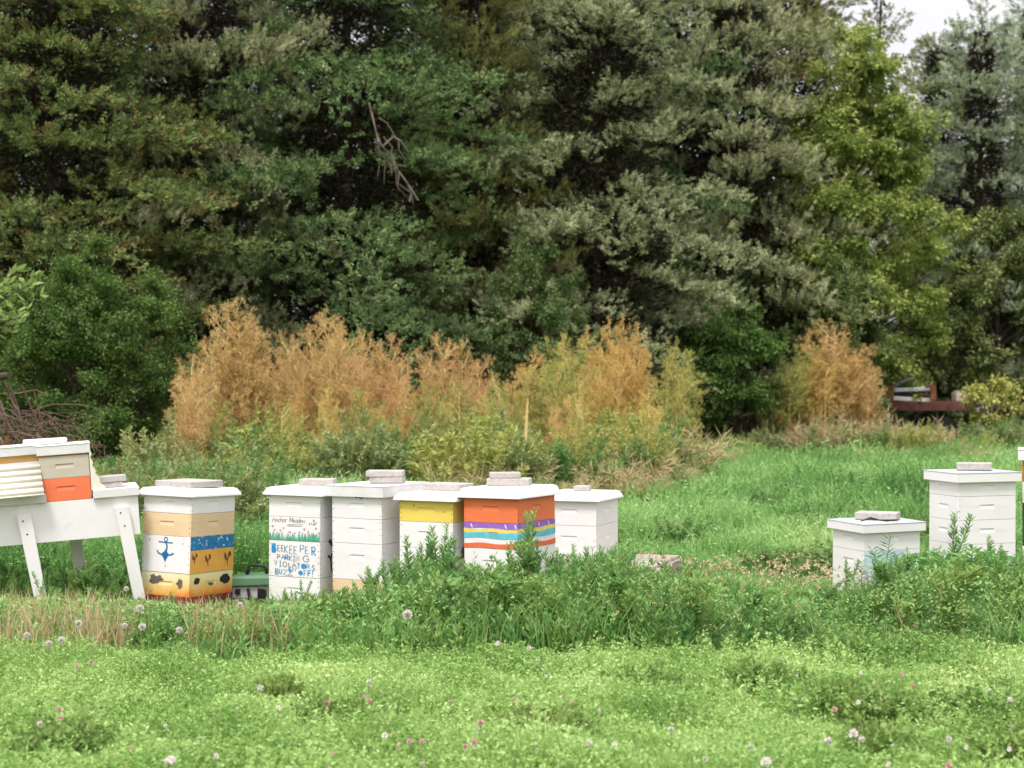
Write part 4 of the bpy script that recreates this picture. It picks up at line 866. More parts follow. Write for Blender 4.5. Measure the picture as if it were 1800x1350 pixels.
# bleached dead branches hanging in the big cedar
mb = MB(); rr = random.Random(9); Yd = 30.6
def pd(px, py, dy=0): return (gx(px, Yd), Yd+dy, gz(py, Yd))
for pts in ([(655,205),(662,235),(672,258),(690,275),(700,300)], [(672,258),(690,240),(705,248),(718,268)], [(662,235),(666,250),(668,268)], [(700,300),(715,320),(735,352)], [(690,275),(688,300),(684,285)], [(715,320),(722,340),(720,355)]):
    mb.tube([pd(x, y, rr.uniform(-.1,.1)) for x, y in pts], [0.017-0.002*i for i in range(len(pts))], 6)
mb.tube([pd(655,205), (gx(648,31.5), 31.6, gz(180,31.5))], [0.018, 0.024], 5)
for k in range(7):
    x0 = rr.uniform(652, 700); y0 = rr.uniform(200, 300); pts_ = [(x0, y0)]
    for _ in range(4): pts_.append((pts_[-1][0]+rr.uniform(-4, 16), pts_[-1][1]+rr.uniform(6, 26)))
    dy_ = rr.uniform(-.15,.5); mb.tube([pd(x, y, dy_ + rr.uniform(-.05,.05)) for x, y in pts_], [.012,.010,.008,.006,.004], 4)
tag(mb.build('dead_branch', M['deadwood'], None), 'bleached bare branch hanging in the big dark cedar', 'branch')

# ---- near leafy branch at the left edge
def leafy_branch(label, x0, y0, Y, tips, seed):
    rng = np.random.default_rng(seed); r = empty('leafy_bush', (gx(x0, Y), Y, 0), 0, label, 'bush')
    mb = MB(); base = Vector((0,0,0)); hub = Vector((0,0,gz(y0,Y))); mb.tube([base, hub*0.5+Vector((-.04,0,0)), hub], [.03,.025,.02], 7)
    B_, D_ = [], []
    for tx, ty in tips:
        tip = Vector((gx(tx,Y)-gx(x0,Y), rng.uniform(-.25,.1), gz(ty,Y))); mid = hub.lerp(tip, .5) + Vector((0,0,.05)); mb.tube([hub, mid, tip], [.012,.009,.004], 5)
        for q in np.linspace(0.25, 1, 13):
            p = hub.lerp(mid, q*2) if q < .5 else mid.lerp(tip, q*2-1)
            for _ in range(3):
                B_.append(p); D_.append((tip-hub).normalized()*0.7 + Vector(rng.normal(0,.6,3)) + Vector((0,0,.1)))
    V = leaves(rng, np.array(B_), np.array([tuple(d) for d in D_]), rng.uniform(.08,.15,len(B_)), rng.uniform(.035,.055,len(B_)), .12, .5)
    mb.build('stem', M['bark'], r); link('foliage', quad_mesh('foliage', V), [LEAF['near']], r)
leafy_branch('fresh green bush with large leaves reaching in from the left edge', -95, 600, 18.5, [(60,482),(62,500),(35,478),(70,520),(48,560),(55,545),(20,585),(38,570),(10,500),(15,540)], 4)
# ---- brush pile
rng = np.random.default_rng(77); mb = MB(); Yb = 18.0
br = empty('brush_pile', (gx(40,Yb), Yb, 0), 0, 'heap of bare curved branches behind the long hive at the left', 'brush pile')
def arc(x0,y0,x1,y1,sag,r0,r1,dy):
    pts = []
    for i in range(7):
        t = i/6; pts.append((gx(x0+(x1-x0)*t, Yb)-gx(40,Yb), dy + rng.normal(0,.03), gz(y0+(y1-y0)*t - sag*4*t*(1-t) + rng.normal(0,1.6), Yb)))
    mb.tube(pts, [r0+(r1-r0)*i/6 for i in range(7)], 5)
for args in ((-20,672,70,800,-26,.020,.008,0), (0,672,60,730,-22,.016,.006,.1), (20,670,100,810,-38,.014,.005,-.1), (40,680,130,800,-30,.012,.004,0), (60,690,97,745,-28,.008,.004,.0)): arc(*args)
for k in range(90):
    x0 = rng.uniform(-40, 90); y0 = rng.uniform(690, 775) + max(0, (x0-10)*0.6); a_ = rng.uniform(-.1, 1.3); ln = rng.uniform(30, 130)
    arc(x0, y0, x0+ln*math.cos(a_), min(835, y0+ln*math.sin(a_)), rng.uniform(-4, 14), rng.uniform(.004,.012), .003, rng.uniform(-.6,.6))
for k in range(90):
    x0 = rng.uniform(-20, 165); y0 = 735 + rng.uniform(0, 60); arc(x0, y0, x0+rng.uniform(-40,50), y0+rng.uniform(-14,40), 5, .006, .002, rng.uniform(-.5,.5))
mb.build('branches', M['bare'], br)
mb = MB(); mb.tube([(gx(-30,Yb)-gx(40,Yb),0.3,gz(664,Yb)),(gx(19,Yb)-gx(40,Yb),-.05,gz(660,Yb))], [.055,.032], 10)
mb.build('cut_log', [M['bark']], br)
mb = MB(); mb.tube([(0,0,0),(0.01,0,.45),(0,0,gz(766,17.2))], [.028,.028,.024], 8)
tag(mb.build('rusty_stake', M['rustpost'], None, (gx(12,17.2), 17.2, 0)), 'orange rusted stake standing left of the white lid', 'stake')
# ---- tall dried umbel plants
def hemlock_proto(key, seed, h, leafm, stemm, nb=13, spread=0.55, feather=900, n_umb=5):
    rng = np.random.default_rng(seed); mb = MB(); Bs, Ds, Ls, Ws = [], [], [], []
    for st_ in range(int(rng.integers(2, 4))):
        ox, oy = rng.normal(0, .12, 2) if st_ else (0, 0); hh = h*(1 - 0.18*st_); lean = rng.normal(0, .06, 2)
        def sp(t): return np.array([ox + lean[0]*hh*t*t, oy + lean[1]*hh*t*t, hh*t])
        mb.tube([sp(t) for t in (0, .3, .6, .9)], [.017, .015, .011, .006], 6)
        for i in range(nb):
            t = 0.34 + 0.62*(i+rng.uniform(-.3,.3))/nb; a_ = rng.uniform(0, 2*np.pi); L_ = spread*(1.25-t)*rng.uniform(.7,1.3)
            d = norm(np.array([math.cos(a_), math.sin(a_), rng.uniform(.7,1.5)])); p0 = sp(t); p1 = p0 + d*L_
            mb.tube([p0, p0+d*L_*.5+np.array([0,0,-.02]), p1], [.008,.007,.004], 4, cap=False)
            for j in range(n_umb):
                q = rng.uniform(.35, 1) if j else 1.0; b0 = p0 + (p1-p0)*q; dd = norm(d + rng.normal(0, .55, 3) + np.array([0,0,.5])); ls = rng.uniform(.06,.2)*(1 if j else .6); b1 = b0 + dd*ls
                mb.tube([b0, b1], [.005,.003], 3, cap=False)
                for k in range(12):
                    rd = norm(dd + rng.normal(0, .5, 3)); lr = rng.uniform(.04,.075)
                    Bs.append(b1); Ds.append(rd); Ls.append(lr); Ws.append(.007)
                    tipp = b1 + rd*lr
                    for _ in range(2):
                        Bs.append(tipp + rng.normal(0,.008,3)); Ds.append(rng.normal(0,1,3)+rd); Ls.append(rng.uniform(.014,.028)); Ws.append(.013)
            for k in range(int(.6*feather/nb)):
                q = rng.uniform(0, 1.0); Bs.append(p0 + (p1-p0)*q + rng.normal(0,.075,3)); Ds.append(d*0.4 + rng.normal(0,.8,3)); Ls.append(rng.uniform(.03,.075)); Ws.append(rng.uniform(.006,.013))
    V = leaves(rng, np.array(Bs), np.array(Ds), np.array(Ls), np.array(Ws))
    r = empty('dried_weed_stalk', (0,0,0)); mb.build('stem', LEAF[stemm], r); link('foliage', quad_mesh('foliage', V), [LEAF[leafm]], r)
    PROTO[key] = (r, h)
hemlock_proto('brown0', 31, 2.4, 'hem_brown', 'goldstem', 14, .6, 1500, 6); hemlock_proto('brown1', 32, 2.4, 'hem_brown', 'goldstem', 17, .75, 1700, 6)
hemlock_proto('gold0', 33, 2.4, 'hem_gold', 'goldstem', 14, .5, 1300, 5); hemlock_proto('gold1', 34, 2.4, 'hem_gold', 'goldstem', 12, .6, 1000)
hemlock_proto('green0', 35, 2.2, 'hem_green', 'stem', 13, .6, 1500, 5); hemlock_proto('green1', 36, 2.2, 'hem_green', 'goldstem', 12, .5, 1300, 5)
USED = {}
def plant(key, px, Y, top, rz, label, cat, group, wide=1.0):
    p, h = PROTO[key]; hh = max(.2, gz(top, Y)); s_ = hh/h; loc = (gx(px, Y), Y, 0); sc_ = (s_*wide, s_*wide, s_)
    if key not in USED:
        USED[key] = p; p.location = loc; p.rotation_euler = (0,0,rz); p.scale = sc_; tag(p, label, cat, group); return p
    o = dup(p, loc, rz, sc_); tag(o, label, cat, group); return o
rr = random.Random(41)
LB = 'tall brown dried weed in the tangled bank between the hives and the trees'
LG = 'golden yellow dried weed in the bank between the hives and the trees'
LY = 'yellow green seeding weed in the bank between the hives and the trees'
GW = 'tall dried weeds in front of the trees'
hem = []
for px, top in ((372,600),(398,562),(425,538),(447,568),(345,640),(478,628),(512,600),(545,580),(585,556),(605,566),(645,590),(675,606),(702,640),(748,618),(785,604),(812,608),(840,640),(470,665),(530,650),(610,640),(660,660),(400,640),(330,670),(715,672),(575,615),(635,630)):
    hem.append((rr.choice(('brown0','brown1')), px, top, LB))
for px, top in ((908,650),(935,618),(1002,600),(1040,585),(1072,572),(1095,566),(1118,580),(1085,600),(970,632),(1050,620)):
    hem.append((rr.choice(('gold0','gold1')), px, top, LG))
for px, top in ((960,605),(990,600),(1170,610),(1195,625),(880,665),(700,680),(760,680),(820,675),(640,690),(560,690),(930,660),(1015,650),(1120,650)):
    hem.append((rr.choice(('green0','green1')), px, top, LY))
for _ in range(30):
    kk = rr.choice(('green0','green1','gold0','gold1','brown0')); hem.append((kk, rr.uniform(340, 1190), rr.uniform(655, 735), {'g':LY if kk[1] == 'r' else LG, 'b':LB}[kk[0]]))
for key, px, top, lab in hem:
    Y = (26.0 if top < 655 else 24.2) + rr.uniform(-1.6, 2.2) + (px-600)*0.004
    plant(key, px, Y, top, rr.uniform(0, 6.28), lab, 'dried weed', GW, rr.uniform(.72,1.05))
LT = 'tan dried weed in the clump beside the orange barrel'
for px, top, key in ((1440,582,'brown0'),(1465,580,'brown1'),(1490,595,'gold1'),(1515,620,'brown1'),(1425,600,'gold0'),(1535,650,'brown0'),(1450,640,'gold1'),(1500,650,'gold0'),(1475,620,'brown0')):
    plant(key, px, 35.0+rr.uniform(-.7,.7), top, rr.uniform(0,6.28), LT, 'dried weed', GW, rr.uniform(.95,1.25))
for px, top in ((1375,630),(1395,615),(1405,640)): plant('green0' if px < 1400 else 'green1', px, 35+rr.uniform(-.5,.5), top, rr.uniform(0,6), 'yellow green weed left of the tan dried clump', 'dried weed', GW, 1.1)
for (px, top, lab) in ((1740,648,'yellow leaved sapling growing in front of the rusty trailer end'),):
    c, t = PROTO['sapling']; tree('sapling', 'sapling', px, 35.6, top, lab, 'sapling', None, 1.0, 0.95, 2.6)
# ---- bushy weeds
def bush_proto(key, seed, h, r_, leafm, n=3200, leaf=(.04,.09), lw=.022, nst=26, up=.5, low=0.03):
    rng = np.random.default_rng(seed); mb = MB(); Bs, Ds = [], []
    for i in range(nst):
        a_ = rng.uniform(0, 2*np.pi); q = math.sqrt(rng.uniform(0,1))*r_; p0 = np.array([q*.35*math.cos(a_), q*.35*math.sin(a_), 0]); p2 = np.array([q*math.cos(a_), q*math.sin(a_), h*rng.uniform(.55,1)*(1-.35*(q/r_)**2)]); p1 = (p0+p2)/2 + np.array([0,0,.08*h])
        mb.tube([p0,p1,p2], [.006,.005,.002], 4, cap=False); m_ = n//nst
        t = rng.uniform(low, 1, m_)[:, None]; P = (1-t)**2*p0 + 2*t*(1-t)*p1 + t*t*p2
        Bs.append(P + rng.normal(0,.012,(m_,3))); Ds.append(norm(p2-p0)*.5 + rng.normal(0,.75,(m_,3)) + np.array([0,0,up*.5]))
    Bs = np.concatenate(Bs); Ds = np.concatenate(Ds); n = len(Bs)
    V = leaves(rng, Bs, Ds, rng.uniform(*leaf, n), lw*rng.uniform(.7,1.3,n), .12)
    r = empty('bushy_weed', (0,0,0)); mb.build('stem', LEAF['stem'], r); link('foliage', quad_mesh('foliage', V), [LEAF[leafm]], r); PROTO[key] = (r, h)
bush_proto('b_grey', 51, 1.2, .55, 'bush', 6000, (.04,.09), .02, 34); bush_proto('b_yel', 52, 1.2, .6, 'bush2', 6000, (.04,.09), .018, 34)
bush_proto('b_grn', 53, 1.0, .5, 'bush3', 4800, (.035,.085), .018, 34); bush_proto('b_straw', 54, .7, .6, 'straw', 1300, (.08,.2), .010, 40)
LBU = {'b_grey':'grey green bushy weed at the foot of the dried weeds','b_yel':'yellow green bushy weed at the foot of the dried weeds','b_grn':'fresh green bushy weed at the foot of the dried weeds','b_straw':'clump of dry tan grass at the field edge'}
GB = 'bushy weeds along the field edge'
for k in range(120):
    px = rr.uniform(290, 1240); t = rr.uniform(0, 1); Y = 21.5 + 5.0*t + max(0, (px-900))*0.006; by = 675 + CAM_H*FPX/Y
    top = rr.uniform(672, 750) + (1-t)*42 + (30 if px > 1150 else 0)
    key = rr.choice(('b_grey','b_yel','b_yel','b_grey','b_grn')) if px < 1000 else rr.choice(('b_grey','b_grn','b_yel','b_straw'))
    if t < .25 and rr.random() < .15: key = 'b_straw'; top = max(top, 775)
    if px < 420 and key == 'b_yel' and rr.random() < .5: key = 'b_grn'
    plant(key, px, Y, top, rr.uniform(0,6.28), LBU[key], 'weed', GB, rr.uniform(.9,1.5))
for k in range(26):   # left, behind the long hive
    px = rr.uniform(150, 470); Y = rr.uniform(15.5, 21); plant(rr.choice(('b_grn','b_grn','b_grey')), px, Y, rr.uniform(765, 830), rr.uniform(0,6.28), 'fresh green weed standing behind the anchor painted hive and the long hive', 'weed', GB, rr.uniform(.9,1.4))
for k in range(70):
    px = rr.uniform(1210, 1830); Y = rr.uniform(32.5, 35.5); top = rr.uniform(716, 770); key = rr.choice(('b_grey','b_grey','b_yel','b_grn','b_grn','b_grey','b_straw'))
    if px < 1345: top = rr.uniform(742, 775)
    if 1545 < px < 1760: top = rr.uniform(724, 770)
    plant(key, px, Y, top, rr.uniform(0,6.28), {'b_grey':'grey green weed in the strip before the trees at the right','b_yel':'yellow green weed in the strip before the trees at the right','b_grn':'fresh green weed in the strip before the trees at the right','b_straw':'clump of dry tan grass at the field edge'}[key], 'weed', GB, rr.uniform(.9,1.6))
for k in range(20):
    px = rr.uniform(1120, 1830); plant('b_straw', px, rr.uniform(31.2, 33), rr.uniform(776, 800), rr.uniform(0,6.28), LBU['b_straw'], 'dry grass', GB, rr.uniform(1.2,2.0))
for k in range(5):
    px = rr.uniform(800, 1150); plant('b_straw', px, rr.uniform(20.5, 22.5), rr.uniform(780, 835), rr.uniform(0,6.28), LBU['b_straw'], 'dry grass', GB, rr.uniform(.9,1.4))
# bare leaning stalks
mb = MB()
for nm, pts, Y in (('tall bare double stalk rising behind the rainbow striped hive', [(922,838),(925,780),(928,700)], 21.5), ('bent pale stalk at the edge of the weeds right of centre', [(1226,790),(1216,755),(1200,725)], 30.0)):
    m_ = MB(); m_.tube([(gx(pts[0][0],Y)-gx(pts[0][0],Y),0,0)] + [(gx(x,Y)-gx(pts[0][0],Y),0,gz(y,Y)) for x,y in pts[1:]], [.014,.012,.007], 6)
    if nm.startswith('tall'): m_.tube([(-.03,.05,0),(0.0,.05,gz(770,Y)),(0.03,.03,gz(712,Y))], [.010,.009,.006], 6)
    tag(m_.build('bare_stalk', LEAF['goldstem'], None, (gx(pts[0][0],Y), Y, 0)), nm, 'stalk')

# ---- far field grass and clover (uncountable)
rng = np.random.default_rng(101)
def scatter(n, Y0, Y1, margin=0.6, power=1.0, xr=(-0.36,0.36)):
    u = rng.uniform(0, 1, n)**power; Y = Y0 + (Y1-Y0)*u; X = rng.uniform(xr[0], xr[1], n)*Y + rng.uniform(-margin, margin, n)
    return np.stack([X, Y, np.zeros(n)], 1)
def blotch(P, f, seed):
    r = np.random.default_rng(seed); v = np.zeros(len(P))
    for _ in range(6):
        k = r.normal(0, f, 2); v += np.sin(P[:,0]*k[0] + P[:,1]*k[1] + r.uniform(0, 6.28))
    return v/2.4
P = scatter(210000, 12.6, 34, power=1.25); hb = 0.27 + 0.11*blotch(P, .9, 1) + 0.15*blotch(P, 4.2, 7); hb = np.clip(hb, .07, .5)
V1 = blades(rng, P, hb*rng.uniform(.5,1.3,len(P)), 0.010 + 0.0009*(P[:,1]-12), .7)
P2 = scatter(170000, 12.4, 34, power=1.25); h2_ = np.clip(0.25 + 0.11*blotch(P2, .9, 1) + 0.16*blotch(P2, 4.2, 7), .04, .5); P2[:,2] = h2_*rng.uniform(.3,1.1,len(P2))
Lf = (0.03 + 0.0012*(P2[:,1]-12))*rng.uniform(.7,1.4,len(P2))
V2 = leaves(rng, P2, rng.normal(0,1,(len(P2),3))*np.array([1,1,.45]) + np.array([0,0,.3]), Lf, Lf*.6, .1, .5, norm(rng.normal(0,.5,(len(P2),3))+np.array([0,0,1.0])))
tag(link('field_grass', quad_mesh('field_grass', np.concatenate([V1, V2])), [LEAF['field']]), 'tall green grass and clover of the field behind the hives', 'grass', kind='stuff')
P = scatter(16000, 12.6, 27, power=1.1, xr=(-.02,.36)); keep = blotch(P, 1.1, 12) + rng.normal(0,1.2,len(P)) > 2.2; P = P[keep]; P[:,2] = np.clip(.2+.1*blotch(P,.9,1),.1,.4)*rng.uniform(.9,1.25,len(P))
sz = (0.022+0.0007*(P[:,1]-12))
V = np.concatenate([leaves(rng, P, rng.normal(0,1,(len(P),3))+np.array([0,0,.6]), sz*rng.uniform(.8,1.4,len(P)), sz*.8) for _ in range(3)])
tag(link('dry_clover_heads', quad_mesh('dry_clover_heads', V), [LEAF['rusty']]), 'faded reddish clover heads in the field behind the hives', 'flowers', kind='stuff')
# ---- mown clover lawn in front
P = scatter(150000, 5.8, 9.9, .5); h_ = .075 + .045*blotch(P, 2.2, 21) + .03*blotch(P, 6, 22); P[:,2] = np.clip(h_, .015, .2)*rng.uniform(.25,1.25,len(P))
Lf = rng.uniform(.012,.026,len(P))
V1 = leaves(rng, P, rng.normal(0,1,(len(P),3))*np.array([1,1,.5]) + np.array([0,0,.35]), Lf, Lf*.62, .12, .5, norm(rng.normal(0,.55,(len(P),3))+np.array([0,0,1.0])))
P = scatter(90000, 5.8, 9.9, .5); h_ = np.clip(.085 + .045*blotch(P, 2.2, 21) + .03*blotch(P, 6, 22), .02, .22)
V2 = blades(rng, P, h_*rng.uniform(.5,1.35,len(P)), rng.uniform(.004,.008,len(P)), .9)
P = scatter(7000, 5.8, 10.0, .5); P = P[rng.uniform(-1.2,1.6,len(P)) < blotch(P, 3.2, 23)]; hs_ = rng.uniform(.08,.17,len(P)); k = 22; ii = np.repeat(np.arange(len(P)), k); t = rng.uniform(.1,1,len(ii))
lean = rng.normal(0,.25,(len(P),2)); B_ = P[ii].copy(); B_[:,:2] += lean[ii]*(t*hs_[ii])[:,None]; B_[:,2] = t*hs_[ii]
V3 = leaves(rng, B_, rng.normal(0,1,(len(ii),3))*np.array([1,1,.4])+np.array([0,0,.5]), rng.uniform(.016,.032,len(ii)), .012, .12, .5)
tag(link('clover_lawn', quad_mesh('clover_lawn', np.concatenate([V1, V2, V3])), [LEAF['lawn']]), 'short bright green clover and grass in the foreground', 'grass', kind='stuff')
# ---- unmown band round the hives
def hmax(P):
    px = P[:,0]*FPX/P[:,1]+900
    yl = np.interp(px, [0,240,420,470,600,690,760,900,1000,1100,1300,1450,1520,1620,1800],[1052,1056,1074,1064,1056,1036,1015,1025,1010,992,1040,1058,1045,1002,992])
    return np.clip(CAM_H-(yl-675)*P[:,1]/FPX, .05, .45)*open_spot(P)
def open_spot(P):
    px = P[:,0]*FPX/P[:,1]+900
    return np.where((px > 396) & (px < 478) & (P[:,1] > 10.9) & (P[:,1] < 13.2), .3, 1.0)
def band_mask(P):
    return P[np.where(P[:,1] > 9.45 + .16*blotch(P, 2.0, 31))[0]]
P = band_mask(scatter(34000, 9.3, 14.2, .5, 1.25)); px = P[:,0]*FPX/P[:,1]+900
left = np.clip((460-px)/120, 0, 1); hgt = np.where(P[:,1] > 11.7, .16*open_spot(P), hmax(P)*np.clip(.55+.3*blotch(P, 1.6, 32)+.25*blotch(P, 5, 36), .2, 1.0))
V1 = blades(rng, P, hgt*rng.uniform(.5,1.2,len(P)), rng.uniform(.005,.010,len(P)), .75)
# leafy stems: many low plants
P = band_mask(scatter(4600, 9.4, 12.4, .4, 1.1)); px = P[:,0]*FPX/P[:,1]+900; P = P[(px > 430) | (rng.uniform(0,1,len(P)) < .35)]
px = P[:,0]*FPX/P[:,1]+900
hs_ = hmax(P)*np.clip(.75+.35*blotch(P, 2.8, 33), .25, 1.2)*rng.uniform(.6,1.25,len(P))
k = 34; ii = np.repeat(np.arange(len(P)), k); t = rng.uniform(.05, 1.0, len(ii)); ph = t*k*2.4 + rng.uniform(0,6.28,len(P))[ii]
lean = rng.normal(0, .12, (len(P), 2)); B_ = P[ii].copy(); B_[:,0] += lean[ii,0]*t*hs_[ii]; B_[:,1] += lean[ii,1]*t*hs_[ii]; B_[:,2] = t*hs_[ii]
D_ = np.stack([np.cos(ph), np.sin(ph), .5+.9*t], 1) + rng.normal(0,.2,(len(ii),3)); Ll = (.07-.035*t)*rng.uniform(.7,1.3,len(ii))
V2 = leaves(rng, B_, D_, Ll, Ll*.3, .1, .42)
ci = rng.normal(0,1,(40000,3)); P = band_mask(scatter(60000, 9.4, 13.5, .4, 1.2)); P[:,2] = hmax(P)*.85*rng.uniform(.2,1.2,len(P)); Lf = rng.uniform(.016,.034,len(P))
V3 = leaves(rng, P, rng.normal(0,1,(len(P),3))*np.array([1,1,.5])+np.array([0,0,.3]), Lf, Lf*.55, .1, .5, norm(rng.normal(0,.5,(len(P),3))+np.array([0,0,1.0])))
tag(link('tall_grass', quad_mesh('tall_grass', np.concatenate([V1, V2, V3]), np.concatenate([rng.integers(0,3,len(V1)), np.tile(np.repeat(rng.integers(0,2,len(hs_)), k)[:len(V2)],1), rng.integers(1,3,len(V3))])), [LEAF['weed'], LEAF['weed2'], LEAF['field']]), 'unmown grass and leafy weeds around the hives', 'grass', kind='stuff')
# dry straw blades, thick at the left
P = band_mask(scatter(5200, 9.5, 12.2, .3)); px = P[:,0]*FPX/P[:,1]+900
pr = np.where(px < 480, .55, .05)*(blotch(P, 2.5, 41) > .05)
P = P[rng.uniform(0,1,len(P)) < pr]
P3 = scatter(3800, 9.4, 11.0, .1, 1.0, (-.34,-.10)); x3 = P3[:,0]*FPX/P3[:,1]+900; P3 = P3[(blotch(P3, 4.5, 41) > .45) | ((np.abs(x3-90) < 60) & (rng.uniform(0,1,len(P3)) < .5)) | ((np.abs(x3-375) < 45) & (rng.uniform(0,1,len(P3)) < .6))]; P = np.concatenate([P, P3])
V = blades(rng, P, np.minimum(rng.uniform(.18,.40,len(P)), np.maximum(.12, hmax(P)*rng.uniform(.9,1.5,len(P)))), rng.uniform(.006,.011,len(P)), .35)
tag(link('dry_grass', quad_mesh('dry_grass', V), [LEAF['straw']]), 'dry tan grass blades among the green in front of the hives', 'dry grass', kind='stuff')
# rusty clover heads in the band at the right
P = band_mask(scatter(5200, 9.6, 12.8, .3, xr=(.0,.34))); P = P[blotch(P, 1.5, 43)+rng.normal(0,1.0,len(P)) > 1.1]; P = P[rng.uniform(0,1,len(P)) < .6]; P[:,2] = rng.uniform(.16,.30,len(P))
V = np.concatenate([leaves(rng, P+rng.normal(0,.006,P.shape), rng.normal(0,1,(len(P),3))+np.array([0,0,.4]), rng.uniform(.014,.026,len(P)), .013) for _ in range(6)])
tag(link('dry_clover_heads', quad_mesh('dry_clover_heads', V), [LEAF['rusty']]), 'faded reddish clover heads among the weeds beside the hives', 'flowers', kind='stuff')

# ---- tall leafy weeds before the hives
def weed_proto(key, seed, h, n=70, L=(.05,.10), lw=.2, br=0, leafm='weed', up=.9, top_dense=True, thick=.006):
    rng = np.random.default_rng(seed); mb = MB(); Bs, Ds, Ls = [], [], []
    stems = [(np.zeros(3), np.array([rng.normal(0,.06)*h, rng.normal(0,.06)*h, h]), n)]
    for b in range(br):
        t = rng.uniform(.3,.75); a_ = rng.uniform(0,6.28); p0 = stems[0][1]*t; stems.append((p0, p0 + np.array([.22*h*math.cos(a_), .22*h*math.sin(a_), h*(1-t)*rng.uniform(.55,.95)]), n//2))
    for p0, p1, m_ in stems:
        mid = (p0+p1)/2 + rng.normal(0,.02,3)*h; mb.tube([p0, mid, p1], [thick, thick*.8, thick*.35], 5)
        for i in range(m_):
            t = (i+.5)/m_; t = t**.8 if top_dense else t; p = (1-t)**2*p0 + 2*t*(1-t)*(2*mid-(p0+p1)/2) + t*t*p1; a_ = i*2.4 + rng.uniform(-.3,.3)
            Bs.append(p); Ds.append(np.array([math.cos(a_), math.sin(a_), up*(.35+t)]) + rng.normal(0,.15,3)); Ls.append(rng.uniform(*L)*(1.1-.65*t))
    Ls = np.array(Ls); V = leaves(rng, np.array(Bs), np.array(Ds), Ls, Ls*lw, .12, .42)
    r = empty('leafy_weed', (0,0,0)); mb.build('stem', LEAF['stem'], r); link('leaves', quad_mesh('leaves', V), [LEAF[leafm]], r); PROTO[key] = (r, h)
weed_proto('w_spike', 61, .7, 130, (.06,.10), .26, 1); weed_proto('w_branch', 62, .7, 100, (.045,.085), .25, 7)
weed_proto('w_star', 63, .7, 90, (.10,.17), .13, 3, up=.5); weed_proto('w_low', 64, .45, 80, (.05,.09), .27, 5, leafm='weed2'); weed_proto('w_broad', 65, .5, 46, (.16,.28), .26, 3, up=.35)
GT = 'leafy weeds growing up in front of the hives'
rr = random.Random(72)
for k in range(50):
    Y = (12.6 if k > 12 else 13.6) + 16*rr.random()**1.6; px = rr.uniform(900, 1830) if k > 12 else rr.choice((rr.uniform(240, 395), rr.uniform(480, 560))); plant('b_grn', px, Y, 675 + FPX*(CAM_H-rr.uniform(.25,.42))/Y, rr.uniform(0,6.28), 'low leafy clump growing in the meadow grass behind the hives', 'weed', 'leafy clumps in the meadow', rr.uniform(1.6,2.6))
rr = random.Random(71)
for key, px, Y, top in (('w_spike',770,10.55,925),('w_spike',722,10.6,945),('w_branch',745,10.6,975),('w_spike',925,10.5,900),('w_branch',935,10.5,945),('w_spike',898,10.6,958),('w_branch',700,10.5,985),('w_spike',790,10.5,965),
      ('w_spike',735,10.55,955),('w_spike',758,10.6,940),('w_spike',782,10.5,950),('w_branch',770,10.45,985),('w_branch',915,10.45,975),('w_spike',950,10.5,950),('w_branch',985,10.6,985),('w_spike',505,10.7,1035),('w_spike',1085,11.2,960),('w_spike',658,10.7,1000),('w_spike',530,10.8,1020),('w_branch',690,10.6,1010),('w_branch',970,10.7,965),('w_spike',1018,10.8,960),('w_branch',820,10.4,1000),('w_branch',760,10.3,1000),('w_branch',1075,11.2,955),
      ('w_spike',1672,11.2,903),('w_star',1548,11.0,942),('w_spike',1748,11.2,945),('w_spike',1488,11.1,982),('w_star',1520,11.0,985),('w_branch',1590,11.1,965),('w_star',1665,11.0,965),('w_broad',1640,11.0,972),('w_broad',1700,11.0,962),('w_broad',1760,11.0,968),('w_broad',1795,11.0,978),('w_branch',1610,11.0,1000),('w_broad',1730,10.8,1000)):
    lab = {'w_spike':'tall upright weed spike with narrow leaves before a white hive','w_branch':'tall branching leafy weed before the hives','w_star':'weed with starry whorls of long narrow leaves before the low right hive','w_broad':'broad leaved weed at the foot of the tall right hive'}[key]
    plant(key, px, Y, top, rr.uniform(0,6.28), lab, 'weed', GT, rr.uniform(.95,1.25))
for k in range(120):
    px = rr.uniform(450, 1480) if k < 90 else rr.uniform(1480, 1830); Y = rr.uniform(9.75, 11.0); by = 675 + CAM_H*FPX/Y
    if px < 620: Y = min(Y, 10.6)
    plant(rr.choice(('w_low','w_low','w_branch','w_spike')), px, Y, by - FPX/Y*float(hmax(np.array([[gx(px,Y),Y,0]]))[0])*rr.uniform(.75,1.3) , rr.uniform(0,6.28), 'knee high leafy weed in the dense green band before the hives', 'weed', GT, rr.uniform(1.0,1.5))
for k in range(16):
    px = rr.uniform(10, 470); Y = rr.uniform(9.8, 11.3); by = 675 + CAM_H*FPX/Y
    plant(rr.choice(('w_low','w_spike')), px, Y, by - FPX/Y*rr.uniform(.10,.18), rr.uniform(0,6.28), 'short leafy weed among dry grass before the long hive and the anchor painted hive', 'weed', GT, 1.1)
for k in range(34):
    px = rr.uniform(-20, 238); Y = rr.uniform(10.8, 12.6); by = 675 + CAM_H*FPX/Y
    plant(rr.choice(('w_low','w_spike','w_branch')), px, Y, by - FPX/Y*rr.uniform(.16,.36), rr.uniform(0,6.28), 'leafy weed growing round the legs of the long hive', 'weed', 'weeds round the legs of the long hive', rr.uniform(1.0,1.5))
for k in range(26):
    px = rr.uniform(-10, 240) if k < 16 else rr.uniform(400, 480); Y = rr.uniform(13.0, 15.5)
    plant(rr.choice(('b_grn','b_grn','b_grey')), px, Y, rr.uniform(935, 985) if k < 16 else rr.uniform(885, 950), rr.uniform(0,6.28), 'fresh green weed standing behind the anchor painted hive and the long hive', 'weed', GB, rr.uniform(1.0,1.6))
